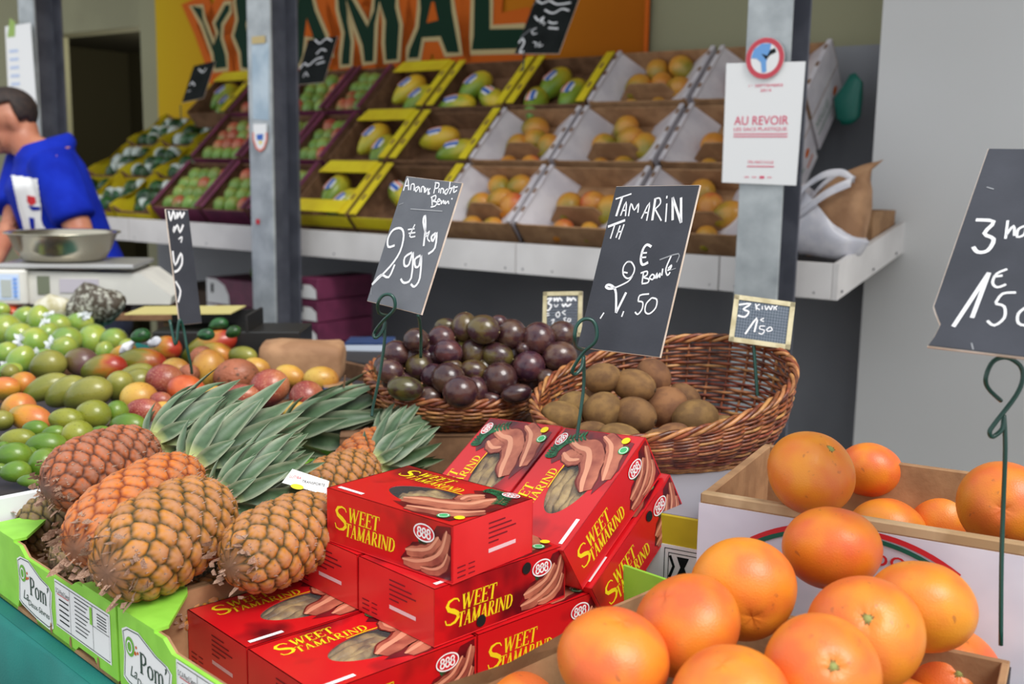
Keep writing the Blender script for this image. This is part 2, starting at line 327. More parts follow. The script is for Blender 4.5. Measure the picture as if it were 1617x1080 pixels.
# steel posts: H sections standing along the front of the shelf
def post(s, p, label):
    root = empty('steel_post', M=SM @ Matrix.Translation((-s, p, 0)))
    tag(root, label, 'post')
    boxpart('flange', (-.06, 0, 0), (.06, .010, 3.2), STEEL, root, .001); boxpart('flange', (-.06, .125, 0), (.06, .135, 3.2), STEELD, root, .001)  # rear flange and web in darker steel, shade put into the colour
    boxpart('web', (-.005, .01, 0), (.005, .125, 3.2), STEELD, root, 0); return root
def post_s(px, py, p=-.2):
    q = onplane(px, py, S(0, p, 0), EP); return (q-A0).dot(ES)
PS = [post_s(1206, 200), post_s(411, 200), post_s(45, 100)]
post(PS[0], -.2, 'grey steel post at the right bearing the white paper notice')
post(PS[1], -.2, 'steel post left of centre in front of the purple crates')
post(PS[2], -.2, 'dark steel post at the far left behind the man in blue')

# long shelf
sh = empty('display_shelf', M=SM); tag(sh, 'long white-fronted shelf carrying the tilted fruit crates', 'shelf')
SHW = mat('white_laminate', rgb(232, 228, 226), .5, rgb(218, 214, 212), 4); EDGE = mat('dark_edge', rgb(60, 58, 60), .7)
js = [0, .335, 1.06, 2.1, 3.15, 4.15]
for a, b in zip(js[:-1], js[1:]):
    f = boxpart('front_panel', (-b+.002, 0, 1.112), (-a-.002, .016, 1.212), SHW, sh, .001)
    for k in (.04, .2, .5, .8, .96) if b-a > .5 else (.15, .85):
        V, Fc = revolve([(.0, -.002), (.004, -.002), (.004, 0), (.0, 0)], 10); mk('screw', V, Fc, STEELD, f, M=Matrix.Translation((-a-(b-a)*k, 0, 1.128)) @ Matrix.Rotation(PI/2, 4, 'X'))
V, Fc = prism([(0, 1.112), (.60, 1.212), (.60, 1.308), (0, 1.212)], .016, 'yz'); e_ = mk('end_panel', V, Fc, SHW, sh)
for k in (.03, .3, .52): V, Fc = revolve([(.0, -.002), (.004, -.002), (.004, 0), (.0, 0)], 10); mk('screw', V, Fc, STEELD, e_, M=Matrix.Translation((.018, k, 1.13+k*.16)) @ Matrix.Rotation(-PI/2, 4, 'Y'))
V, Fc = prism([(.016, 1.12), (.84, 1.25), (.84, 1.27), (.016, 1.14)], 4.15, 'yz', -4.15); mk('shelf_board', V, Fc, EDGE, sh)
rk = empty('crate_rack', M=SM); tag(rk, 'sloping dark rack holding the three tiers of crates up', 'rack')
TA = math.radians(42); UPT = (math.cos(TA), math.sin(TA))
for t in range(3):
    p0 = .02+.22*t+.10*math.sin(TA)+.006; z0 = 1.275+.21*t-.10*math.cos(TA)-.006
    V, Fc = prism([(p0+.01, z0-.0), (p0+.285*UPT[0], z0+.285*UPT[1]), (p0+.285*UPT[0]+.008, z0+.285*UPT[1]-.01), (p0+.018, z0-.01)], 2.34, 'yz', -3.03); mk('rack_board', V, Fc, EDGE, rk)
    a_ = math.radians(30); p0 = .02+.235*t+.10*math.sin(a_)+.006; z0 = 1.265+.152*t-.10*math.cos(a_)-.006
    V, Fc = prism([(p0+.01, z0), (p0+.285*math.cos(a_), z0+.285*math.sin(a_)), (p0+.285*math.cos(a_)+.008, z0+.285*math.sin(a_)-.01), (p0+.018, z0-.01)], .85, 'yz', -3.89); mk('rack_board', V, Fc, EDGE, rk)
for k in (.72, 1.5, 2.8): V, Fc = prism([(.80, 1.24), (.80, 1.80), (.83, 1.80), (.83, 1.24)], .03, 'yz', -k); mk('rack_leg', V, Fc, EDGE, rk)

# banner
BP = .835
bn = empty('banner', M=SM); tag(bn, 'yellow and orange banner with big green flame letters on the back wall', 'banner')
m = bpy.data.materials.new('banner_cloth'); m.use_nodes = True; nt = m.node_tree; b = nt.nodes['Principled BSDF']; b.inputs['Roughness'].default_value = .8; b.inputs['Specular IOR Level'].default_value = .1
tc = nd(nt, 'ShaderNodeTexCoord'); sx = nd(nt, 'ShaderNodeSeparateXYZ'); cr = nd(nt, 'ShaderNodeValToRGB'); e = cr.color_ramp.elements
e.new(.5); e.new(.5)
for i, (p_, c_) in enumerate([(0, (206, 170, 34)), (.12, (200, 156, 30)), (.7, (200, 124, 28)), (1, (168, 92, 18))]): e[i].position = p_; e[i].color = rgb(*c_)
nt.links.new(tc.outputs['Generated'], sx.inputs[0]); nt.links.new(sx.outputs[0], cr.inputs[0]); nt.links.new(cr.outputs[0], b.inputs['Base Color'])
NX, NZ = 80, 12; V = []; Fc = []
for i in range(NX+1):
    for j in range(NZ+1):
        x = -4.03 + (4.03-1.045)*i/NX; z = 1.5+1.1*j/NZ; V.append((x, BP+.006*math.sin(x*9+math.sin(z*3)*1.5)*(.4+.6*math.sin(x*2.3)**2)-.004, z))
for i in range(NX):
    for j in range(NZ): a = i*(NZ+1)+j; Fc.append([a, a+NZ+1, a+NZ+2, a+1])
mk('banner_sheet', V, Fc, m, bn, True)
boxpart('orange_hem', (-1.062, BP-.014, 1.5), (-1.045, BP-.008, 2.6), ORGP, bn, 0)
BO = S(0, BP-.02, 0); BM = Matrix.Translation((0, BP-.016, 0)) @ frame((0, 0, 0), (1, 0, 0), (0, 0, 1))      # print plane: x right, y up, z towards viewer
def bpt(px, py):
    q = onplane(px, py, BO, EP); return ((q-S(0, 0, 0)).dot(-ES), q.z)
c1 = lambda L: [bpt(240+x/3.85, y/3.85) for x, y in L]
c2 = lambda L: [bpt(600+x/3.515, y/3.515) for x, y in L]
LET = [c1([(232, 35), (308, 38), (318, 110), (378, 265), (395, 200), (375, 140), (425, 50), (440, 20), (478, 15), (480, 70), (430, 150), (425, 230), (455, 330), (460, 420), (380, 430), (365, 330), (300, 150)]),
 c1([(500, 10), (520, -60), (600, -60), (600, 60), (580, 150), (600, 250), (615, 430), (540, 420), (530, 320), (490, 220), (515, 120)]),
 c1([(650, -60), (850, -80), (845, -10), (790, 0), (770, 150), (790, 400), (715, 400), (725, 200), (710, 5), (650, 10)]),
 c1([(880, -60), (970, -60), (1000, 60), (1065, 215), (1100, 340), (1000, 350), (975, 240), (935, 230), (925, 340), (900, 400), (840, 400), (845, 300), (875, 200), (875, 60)]),
 c1([(1120, -60), (1200, -60), (1315, 150), (1340, 60), (1350, -60), (1490, -60), (1490, 40), (1515, 150), (1500, 370), (1415, 378), (1405, 260), (1410, 130), (1385, 20), (1365, 150), (1355, 380), (1285, 388), (1270, 280), (1215, 130), (1180, 10), (1200, 130), (1220, 250), (1210, 400), (1145, 405), (1145, 330), (1160, 200), (1125, 60)]),
 c2([(215, -60), (395, -60), (410, 60), (430, 170), (450, 300), (365, 305), (330, 215), (240, 220), (220, 330), (150, 335), (155, 270), (205, 150), (215, 50)]),
 c2([(515, -60), (620, -60), (618, 150), (800, 143), (830, 200), (800, 284), (505, 292), (508, 200)])]
P = Print(); Q = Print(); R_ = Print()
for L in LET:
    P.stroke(L, .15, .001, closed=True); Q.stroke(L, .022, .004, closed=True); R_.poly(L, .002)
bs = P.done('orange_flame_print', ORGP, bn, BM); Q.done('cream_outline_print', CREAMP, bn, BM); R_.done('green_lettering', DGREENP, bn, BM)
Print().poly(c2([(258, 128), (285, 10), (300, 10), (322, 112)]), .003).poly(c1([(925, 225), (940, 110), (978, 222)]), .003).done('orange_counter_print', ORGP, bn, BM)

# notices and stickers
def sheet(name, pxs, pl_o, pl_n, m, lift=.002, rnd=0):
    pts = [onplane(px, py, pl_o, pl_n) for px, py in pxs]; return pts
PF = S(0, -.2, 0)
def plane_sheet(name, label, cat, corners, pof, thick=.0015, mtl=WHITEP):
    """a sheet whose four corners (tl, tr, br, bl) lie on a plane facing the front"""
    q = [onplane(x, y, S(0, pof, 0), EP) for x, y in corners]; M = frame(q[3], -ES, UZ); Mi = M.inverted()
    L = [Mi @ v for v in q]; V, Fc = prism([(v.x, v.y) for v in L], -thick, 'xy')
    root = empty(name, M=M); tag(root, label, cat); mk('paper_sheet', V, Fc, mtl, root); return root, L
pn, L = plane_sheet('paper_notice', 'white paper notice with pink French lettering taped on the right steel post', 'notice', [(1147, 100), (1272, 97), (1257, 293), (1140, 288)], -.206)
W_ = L[1].x-L[3].x; H_ = L[0].y
P = Print(); addtxt(P, 'AU REVOIR', W_*.13, H_*.485, H_*.075, W_*.70, .001); addtxt(P, '1', W_*.3, H_*.795, H_*.022, z=.001); addtxt(P, 'er', W_*.325, H_*.805, H_*.012, z=.001); addtxt(P, 'SEPTEMBRE', W_*.38, H_*.795, H_*.022, W_*.36, .001); addtxt(P, '2014', W_*.45, H_*.755, H_*.025, W_*.14, .001)
P.done('pink_lettering', PINKP, pn, Matrix.Identity(4))
P = Print(); addtxt(P, 'LES SACS PLASTIQUE.', W_*.13, H_*.435, H_*.03, W_*.70, .001)
for k in range(2): P.stroke([(W_*.13, H_*(.41-.022*k)), (W_*.83, H_*(.408-.022*k))], H_*.008, .001)
addtxt(P, 'TRI RECYCLE', W_*.33, H_*.165, H_*.022, W_*.34, .001); P.stroke([(W_*.33, H_*.14), (W_*.68, H_*.14)], H_*.008, .001)
for k in range(4): P.stroke([(W_*(.3+.1*k), H_*.05), (W_*(.36+.1*k), H_*.05)], H_*.02 if k == 2 else H_*.006, .001)
P.done('red_lettering', PINKP, pn, Matrix.Identity(4))
q = onplane(1208, 92, S(0, -.212, 0), EP)
st = empty('round_sticker', M=frame(q, -ES, UZ)); tag(st, 'round red-rimmed sticker with blue and white picture above the notice', 'sticker')
V, Fc = revolve([(.0, -.001), (.052, -.001), (.052, .0005), (0, .0005)], 36); mk('sticker_disc', V, Fc, WHITEP, st)
P = Print().ring(0, 0, .045, .045, .013, .001); P.done('red_rim_print', mat('red_sticker_print', rgb(205, 70, 85), .5), st, Matrix.Identity(4))
P = Print().poly([(-.038, .002), (-.03, .024), (-.01, .037), (.015, .036), (.012, .012), (.004, -.01), (.006, -.034), (-.006, -.036), (-.01, -.01), (-.022, .0)], .0012); P.done('blue_print', mat('sky_blue_print', rgb(110, 165, 225), .5), st, Matrix.Identity(4))
P = Print().poly([(-.01, .012), (.006, .006), (.014, .02), (.026, .024), (.03, .014), (.014, .008), (.004, -.004)], .0015); P.done('black_print', BLACKP, st, Matrix.Identity(4))
pn2, L = plane_sheet('paper_sheet_notice', 'bright white paper sheet hanging on the far left post', 'notice', [(8, 42), (48, 36), (58, 168), (14, 170)], -.23)
W_ = L[1].x; P = Print().poly([(.02, .3), (.05, .38), (.09, .36), (.08, .3)], .001); P.done('green_print', mat('pale_green_print', rgb(150, 180, 90), .6), pn2, Matrix.Identity(4))
P = Print()
for k in range(5): P.stroke([(.03, .24-.035*k), (.10, .24-.035*k)], .012, .001)
P.done('pale_blue_print', mat('pale_blue_print', rgb(190, 205, 235), .6), pn2, Matrix.Identity(4))
st, L = plane_sheet('small_poster', 'pale faded paper pasted on the upper part of the left steel post', 'poster', [(397, 66), (424, 68), (424, 190), (399, 188)], -.2015, .001, mat('faded_paper', rgb(190, 205, 215), .5, rgb(160, 180, 195), 8))
q = onplane(411, 216, S(0, -.205, 0), EP); st = empty('shield_sticker', M=frame(q, -ES, UZ)); tag(st, 'small white sticker with red rim and blue top on the left steel post', 'sticker')
V, Fc = prism([(-.035, .045), (.035, .045), (.035, -.01), (.02, -.04), (0, -.05), (-.02, -.04), (-.035, -.01)], .0015, 'xy'); mk('sticker_sheet', V, Fc, WHITEP, st)
Print().stroke([(-.035, .015), (-.035, -.01), (-.02, -.04), (0, -.05), (.02, -.04), (.035, -.01), (.035, .015)], .008, .002).done('red_rim_print', mat('orange_red_print', rgb(230, 120, 100), .5), st, Matrix.Identity(4))
Print().poly([(-.018, .008), (.018, .01), (.015, -.012), (-.015, -.012)], .002).done('blue_print', BLUEP, st, Matrix.Identity(4))
Print().oval(.002, -.02, .008, .006, .0022).done('yellow_print', YELP, st, Matrix.Identity(4))
for (x, y, w, h, nm, lb, mm) in ((408, 63, .035, .013, 'tape_scrap', 'little yellow scrap of tape high on the left steel post', CREAMP), (407, 350, .009, .009, 'red_dot_sticker', 'tiny red dot sticker low on the left steel post', REDP)):
    q = onplane(x, y, S(0, -.204, 0), EP); V, Fc = bevel_box(w*2, h*2, .001, .0004, 1); tag(mk(nm, V, Fc, mm, M=frame(q, -ES, UZ)), lb, 'sticker')

# ------------------------------------------------------------------ crates on the rack
def crate_matrix(s_right, tier, kind=''):
    ta, dp, dz = (math.radians(30), .235, .152) if kind == 'avocado' else (TA, .22, .21)
    X = -ES; Y = EP*math.cos(ta)+UZ*math.sin(ta); o = S(s_right, .02+dp*tier, 1.275+dz*tier-(.01 if kind == 'avocado' else 0))   # rim plane, lower right corner is at x = 0
    M = frame(o, X, Y); return M                       # local z = out of the rim; crate spans x in [-w, 0], y in [0, .285], z in [-.10, 0]
CLEN, CH, CT = .285, .095, .005
MESH = {}
def cached(key, fn):
    if key not in MESH: MESH[key] = fn()
    return MESH[key]
def cmesh(name, m, key, fn, parent):
    if key not in MESH:
        V, Fc = fn(); o = mk(name, V, Fc, m, parent); MESH[key] = o.data; return o
    o = bpy.data.objects.new(name, MESH[key]); COL.objects.link(o); o.parent = parent; return o
def rack_crate(kind, s0, s1, tier):
    w = s1-s0-.006; k = round(w, 3); root = empty('fruit_crate', M=crate_matrix(s0+.003, tier, kind))
    inner = {'mango': CARD, 'papaya': CARDD, 'purple': CARDD, 'avocado': CARDD}[kind]; side = {'mango': WHT, 'papaya': CARDD, 'purple': CARDD, 'avocado': CARDD}[kind]
    cmesh('crate_floor', inner, (kind, k, 'fl'), lambda: bevel_box(w, CLEN, CT, 0, 1, (-w/2, CLEN/2, -CH+CT/2)), root)
    # end panels: low in the middle, high at the corners
    if kind == 'mango':
        ep = [(-w, -CH), (0, -CH), (0, -.0), (-.03, -.006), (-w+.03, -.006), (-w, 0)]
        sp = [(0, -CH), (CLEN, -CH), (CLEN, .0), (0, 0)]
    elif kind == 'avocado':
        ep = [(-w, -CH), (0, -CH), (0, 0), (-.05, -.03), (-w+.05, -.03), (-w, 0)]
        sp = [(0, -CH), (CLEN, -CH), (CLEN, 0), (CLEN-.05, 0), (CLEN-.09, -.025), (.09, -.025), (.05, 0), (0, 0)]
    else:
        ep = [(-w, -CH), (0, -CH), (0, -.012), (-w, -.012)]; sp = [(0, -CH), (CLEN, -CH), (CLEN, 0), (0, 0)]
    for y in (0, CLEN-CT): cmesh('end_panel', inner, (kind, k, 'ep', y), lambda: prism(ep, CT, 'xz', y), root)
    for x in (-w, -CT): cmesh('side_panel', side if x == -w or kind != 'mango' else WHT, (kind, k, 'sp', x), lambda: prism(sp, CT, 'yz', x), root)
    if kind == 'mango':
        for x0, sg in ((-w+CT, 1), (-CT, -1)):
            cmesh('slanted_lining', WHT, (kind, k, 'sl', sg), lambda: loft([[(x0, y, .004), (x0+sg*.004, y, .004), (x0+sg*(.085 if sg > 0 else .135), y, -CH+CT+.002), (x0+sg*(.081 if sg > 0 else .131), y, -CH+CT)] for y in (CT, CLEN-CT)]), root)
            cmesh('white_rim', WHT, (kind, k, 'wr', sg), lambda: bevel_box(.016, CLEN-.004, .006, .001, 1, (x0-sg*CT+sg*.008, CLEN/2, .005)), root)
            for y in (.06, .15, .24): cmesh('rim_notch', CARDD, (kind, k, 'rn', sg, y), lambda: bevel_box(.010, .022, .002, 0, 1, (x0-sg*CT+sg*.008, y, .0085)), root)
        fl = [(-w+.05, -CH+.004), (-.05, -CH+.004), (-.125, .0), (-w+.125, .0)]
        cmesh('inner_flap', CARD, (kind, k, 'if'), lambda: prism(fl, .004, 'xz', .088), root)
    if kind == 'papaya':
        for x in ((-w, -.034) if w > .33 else (-.034,)): cmesh('yellow_flange', YEL, (kind, k, 'fg', x), lambda: bevel_box(.034, CLEN-.002, .006, .001, 1, (x+.017, CLEN/2, .003)), root)
        if w < .33:
            for y in ((.0, CLEN-.065) if tier == 0 else (CLEN-.065,)): cmesh('yellow_end_flap', YEL, (kind, k, 'ef', y), lambda: prism([(-w+.01, y+.0), (-.03, y), (-.02, y+.065), (-w+.03, y+.065)], .005, 'xy', .007), root)
        if tier == 0: cmesh('yellow_front_print', YEL, (kind, k, 'fp'), lambda: bevel_box(w, .002, .055, 0, 1, (-w/2, -.0015, -.038)), root)
        for x, y in ((-.017, .09), (-.017, .2)) + (((-w+.017, .09), (-w+.017, .2)) if w > .33 else ()): cmesh('hand_hole', CARDD, (kind, k, 'hh', x, y), lambda: bevel_box(.011, .03, .002, .0008, 1, (x, y, .007)), root)
    if kind == 'purple':
        for x in (-w, -.022): cmesh('purple_flange', PUR, (kind, k, 'fg', x), lambda: bevel_box(.022, CLEN-.002, .006, .001, 1, (x+.011, CLEN/2, .003)), root)
        cmesh('purple_front_print', PUR, (kind, k, 'fp'), lambda: bevel_box(w, .002, .08, 0, 1, (-w/2, -.0015, -.05)), root)
    if kind == 'avocado':
        cmesh('yellow_side_print', YEL, (kind, k, 'fgp'), lambda: prism([(v[0], v[1]+.001) for v in sp], .002, 'yz', -.0005), root)
        cmesh('yellow_side_lining', YEL, (kind, k, 'fgl'), lambda: prism([(v[0], v[1]+.002) for v in sp], .002, 'yz', -w+CT), root)
        cmesh('yellow_front_print', YEL, (kind, k, 'fp'), lambda: bevel_box(w, .002, .05, 0, 1, (-w/2, -.0015, -.065)), root)
    return root, w
# fruit templates
def ell(nu=20, nv=12, f=None):
    """unit fruit along x; f(t) gives the shift of the section centre for a bent shape"""
    rings = []
    for j in range(nv+1):
        a = PI*j/nv; x = -math.cos(a); r = math.sin(a)+1e-4
        if f: rr, dz = f(x, r)
        else: rr, dz = r, 0
        rings.append([(x, rr*math.cos(2*PI*k/nu), rr*math.sin(2*PI*k/nu)+dz) for k in range(nu)])
    return loft(rings)
mango_f = lambda x, r: (r*(1+.12*x)*.98, -.12*x*x+.05*x)
papaya_f = lambda x, r: (r*(1+.22*x)*(1-.12*(x < -.4)*(abs(x)-.4)), -.05*x*x)
MG = blush('mango_green_red', [(.1, (96, 104, 34)), (.45, (128, 120, 40)), (.66, (178, 112, 40)), (.9, (164, 50, 32))], .3)
MO = blush('mango_orange', [(.2, (196, 124, 44)), (.55, (212, 146, 58)), (.95, (204, 92, 58))], .4)
MY = blush('mango_yellow', [(.1, (140, 128, 40)), (.5, (200, 146, 52)), (.95, (212, 140, 56))], .4)
MP = blush('mango_purple', [(.1, (112, 104, 46)), (.5, (104, 82, 56)), (.9, (104, 70, 76))], .3)
MGR = blush('mango_plain_green', [(.1, (100, 108, 38)), (.6, (128, 128, 54)), (1, (148, 142, 64))], .3, speck=((90, 84, 40), 30, .64))
MRED = blush('mango_red', [(.1, (130, 104, 44)), (.4, (150, 66, 44)), (.8, (136, 36, 36))], .3)
LIM = blush('small_green_mango', [(.0, (66, 100, 26)), (.5, (88, 124, 34)), (1, (118, 140, 46))], .32, speck=((56, 70, 30), 14, .68))
LIMY = blush('small_yellow_green_mango', [(.0, (112, 124, 34)), (.5, (140, 142, 44)), (1, (130, 136, 46))], .32, speck=((90, 80, 34), 14, .66))
PAPG = blush('papaya_green_yellow', [(.1, (96, 140, 44)), (.5, (150, 168, 50)), (.95, (226, 196, 50))], .35)
PAPY = blush('papaya_yellow', [(.1, (190, 186, 50)), (.5, (228, 196, 54)), (.95, (232, 178, 52))], .35)
SMG = blush('little_mango_green', [(.1, (96, 140, 54)), (.5, (130, 164, 76)), (.95, (160, 160, 80))], .35, vary=.18)
SMR = blush('little_mango_red', [(.1, (120, 140, 60)), (.4, (190, 120, 80)), (.95, (196, 78, 70))], .35, vary=.18)
AVO = mat('avocado_skin', rgb(40, 92, 38), .3, rgb(24, 58, 26), 1.5, .3, 6, vary=.3)
NET = mat('white_foam_net', rgb(222, 230, 226), .8, rgb(176, 190, 182), 5)
ME = {}
def tmpl(key, VF, m):
    o = mk('template_'+key, VF[0], VF[1], m, smooth=True); ME[key] = o.data; bpy.data.objects.remove(o)
tmpl('mango_o', ell(20, 12, mango_f), MO); tmpl('mango_y', ell(20, 12, mango_f), MY)
tmpl('papaya_g', ell(24, 14, papaya_f), PAPG); tmpl('papaya_y', ell(24, 14, papaya_f), PAPY)
tmpl('small_g', ell(14, 9, mango_f), SMG); tmpl('small_r', ell(14, 9, mango_f), SMR); tmpl('avo', ell(16, 10, mango_f), AVO)
tmpl('net', ell(16, 7), NET)
def fruit(name, key, M, sx, sy, sz, parent=None):
    o = bpy.data.objects.new(name, ME[key]); COL.objects.link(o); o.matrix_basis = M @ Matrix.Diagonal((sx, sy, sz, 1)); return o
STK = {}
TIER = ['bottom', 'middle', 'top']
COLS = {'mango': [((.275, .675), (0, 1, 2)), ((.69, 1.085), (0, 1, 2)), ((1.095, 1.445), (0, 1))],
        'papaya': [((1.095, 1.445), (2,)), ((1.455, 1.835), (0, 1, 2)), ((1.85, 2.16), (0, 1, 2)), ((3.04, 3.32), (2,))],
        'purple': [((2.19, 2.40), (0, 1, 2)), ((2.41, 2.69), (0, 1, 2)), ((2.70, 3.02), (0, 1, 2))],
        'avocado': [((3.04, 3.30), (0, 1)), ((3.31, 3.57), (0, 1, 2)), ((3.58, 3.84), (0, 1, 2))]}
LOOK = {'mango': 'white-sided cardboard crate of orange mangoes', 'papaya': 'yellow-rimmed cardboard crate of papayas', 'purple': 'purple-rimmed crate of small green and red mangoes', 'avocado': 'yellow-sided crate of green avocados in white nets'}
CW = {'mango': ['right-hand', 'centre', 'left-hand'], 'papaya': ['right-hand', 'centre', 'left-hand', 'far-left'], 'purple': ['right-hand', 'centre', 'left-hand'], 'avocado': ['right-hand', 'centre', 'left-hand']}
def crate_spots(kind, w, rnd):
    out = []
    if kind == 'mango':
        for (x, y) in [(.36, .06), (.66, .07), (.30, .5), (.56, .60), (.78, .46), (.42, .88), (.70, .92)]: out.append((x, y, .028))
        k_ = rnd.choice([5, 6, 6, 7]); out = out[:k_]
    elif kind == 'papaya': out = [(.3, .62, .042), (.70, .30, .042)] + ([(.22, .12, .042)] if w > .33 and rnd.random() < .5 else [])
    elif kind == 'purple':
        nx = 3 if w < .25 else (3 if w < .29 else 4)
        for j in range(4):
            for i in range(nx): out.append(((i+.5+.25*(j % 2)-.12)/nx, (j+.5)/4.1+.02, .03))
    else:
        for j in range(3):
            for i in range(3): out.append(((i+.5)/3+rnd.uniform(-.03, .03), (j+.5)/3, .04))
        out.pop(rnd.randrange(len(out)))
    return out
rnd = random.Random(3)
for kind in ('mango', 'papaya', 'purple', 'avocado'):
    for ci, ((s0, s1), tiers) in enumerate(COLS[kind]):
        for t in tiers:
            root, w = rack_crate(kind, s0, s1, t); tag(root, '%s, %s tier, %s column of its kind' % (LOOK[kind], TIER[t], CW[kind][ci]), 'crate', kind+' crates on the rack' if kind != 'purple' else 'purple crates on the rack')
            CMx = root.matrix_basis; its = []; zf = -CH+CT
            for (u, v, r) in crate_spots(kind, w, rnd):
                x = -w+CT+.02+(w-.05)*u; y = .02+(CLEN-.05)*v
                if kind == 'mango':
                    a = rnd.uniform(0, PI); r1 = rnd.uniform(.040, .046)*(.8 if v < .2 else 1); k = rnd.choice(['mango_o', 'mango_y', 'mango_y'])
                    M = CMx @ Matrix.Translation((x, y, zf+r1*.92)) @ Matrix.Rotation(a, 4, 'Z') @ Matrix.Rotation(rnd.uniform(-.3, .3), 4, 'Y')
                    o = fruit('mango', k, M, r1*1.2, r1, r1*.95); its.append((o, 'reddish orange mango' if k == 'mango_o' else 'yellow mango'))
                elif kind == 'papaya':
                    k = rnd.choice(['papaya_g', 'papaya_y', 'papaya_g']); a = PI/2+rnd.uniform(-.5, .5) if w < .35 else rnd.choice([.3, -.5, 1.2])
                    r1 = .045; M = CMx @ Matrix.Translation((x, y, zf+r1)) @ Matrix.Rotation(a, 4, 'Z'); o = fruit('papaya', k, M, .088, r1, r1); its.append((o, 'green-yellow papaya' if k == 'papaya_g' else 'ripe yellow papaya'))
                    if 'st' not in STK:
                        P = Print()
                        V = []; Fc = []
                        for i in range(7):
                            for j in range(7): a1 = -.35+.7*i/6; b1 = -.5+1.0*j/6; V.append((math.sin(a1)*1.02, math.sin(b1)*math.cos(a1)*1.05, math.cos(b1)*math.cos(a1)*1.05))
                        for i in range(6):
                            for j in range(6):
                                if (i-2.5)**2+(j-2.5)**2 < 10: q0 = i*7+j; Fc.append([q0, q0+1, q0+8, q0+7])
                        STK['st'] = mk('sticker', V, Fc, WHITEP, smooth=True)
                        s2 = mk('sticker_print', [(v[0]*.99, v[1]*1.02, v[2]*1.02) for v in V], [f for f in Fc if f[0] % 7 in (1, 2)], BLUEP, smooth=True); s3 = mk('sticker_print', [(v[0]*.99, v[1]*1.02, v[2]*1.02) for v in V], [f for f in Fc if f[0] % 7 in (4,)], mat('orange_sticker_print', rgb(225, 90, 50), .5), smooth=True)
                        s2.parent = STK['st']; s3.parent = STK['st']; stk = STK['st']
                    else: stk = copy_tree(STK['st'])
                    stk.parent = o
                elif kind == 'purple':
                    k = 'small_r' if rnd.random() < .3 else 'small_g'; r1 = rnd.uniform(.029, .034)
                    M = CMx @ Matrix.Translation((x, y, -.038)) @ Matrix.Rotation(PI/2+rnd.uniform(-.3, .3), 4, 'Z') @ Matrix.Rotation(rnd.uniform(-.5, .2), 4, 'Y'); o = fruit('small_mango', k, M, r1*1.35, r1, r1); its.append((o, 'small red-green mango' if k == 'small_r' else 'small green mango'))
                else:
                    r1 = rnd.uniform(.036, .042); M = CMx @ Matrix.Translation((x, y, -.042)) @ Matrix.Rotation(rnd.uniform(0, 3), 4, 'Z'); o = fruit('avocado', 'avo', M, r1*1.2, r1, r1)
                    netted = rnd.random() < .5; its.append((o, 'white-netted avocado' if netted else 'bare green avocado'))
                    if netted: n_ = bpy.data.objects.new('foam_net', ME['net']); COL.objects.link(n_); n_.parent = o; n_.matrix_basis = Matrix.Translation((.25, 0, .05)) @ Matrix.Diagonal((.72, 1.03, 1.03, 1))
            place = 'of %s %s crate, %s column' % (TIER[t], {'mango': 'white', 'papaya': 'yellow-rimmed', 'purple': 'purple', 'avocado': 'yellow-sided'}[kind], CW[kind][ci])
            label_heap(its, place, {'mango': 2, 'papaya': 1, 'purple': 4, 'avocado': 3}[kind], '%s in the %s tier' % ({'mango': 'mangoes', 'papaya': 'papayas', 'purple': 'small mangoes', 'avocado': 'avocados'}[kind], TIER[t]), {'mango': 'mango', 'papaya': 'papaya', 'purple': 'mango', 'avocado': 'avocado'}[kind])

# ------------------------------------------------------------------ market table: EA runs far left along the customer's edge, EB far right into the stall
EA, EB = Vector((-.7125, .7017, 0)).normalized(), Vector((.7017, .7125, 0)).normalized()
TZ = .83; K0 = Vector((-.464, 1.21, 0))                       # near corner between the two green trays
def T(a, b, z): return K0 + EA*a + EB*b + UZ*z
TM = frame(T(0, 0, 0), EB, EA)                                # local x = into the stall, y = far left
TEAL = mat('teal_cloth', rgb(14, 120, 112), .7, rgb(10, 104, 98), 5, .3, 300)
tb = empty('market_table', M=TM); tag(tb, 'long market table draped in a teal cloth hanging at the front', 'table')
boxpart('tabletop', (-.015, -1.2, TZ-.03), (1.22, 2.4, TZ-.006), mat('grey_table_board', rgb(120, 120, 122), .6), tb)
n = 160; V = []; Fc = []
for i in range(n+1):
    y = -1.2+3.6*i/n
    for j, z in enumerate((TZ-.004, TZ-.006, TZ-.10, TZ-.3, TZ-.6, .06)): V.append((-.02-(0 if j == 0 else (.004+.012*min(j, 3)/3*(1+math.sin(y*21+math.sin(y*5)*2)))), y, z))
for i in range(n):
    for j in range(5): a = i*6+j; Fc.append([a, a+1, a+7, a+6])
mk('teal_skirt', V, Fc, TEAL, tb, True)
boxpart('teal_cover', (-.02, -1.2, TZ-.006), (1.22, 2.4, TZ-.003), TEAL, tb, 0)
for x in (.08, 1.14):
    for y in (-1.1, .1, 1.3, 2.3): boxpart('leg', (x-.02, y-.02, 0), (x+.02, y+.02, TZ-.03), STEELD, tb)

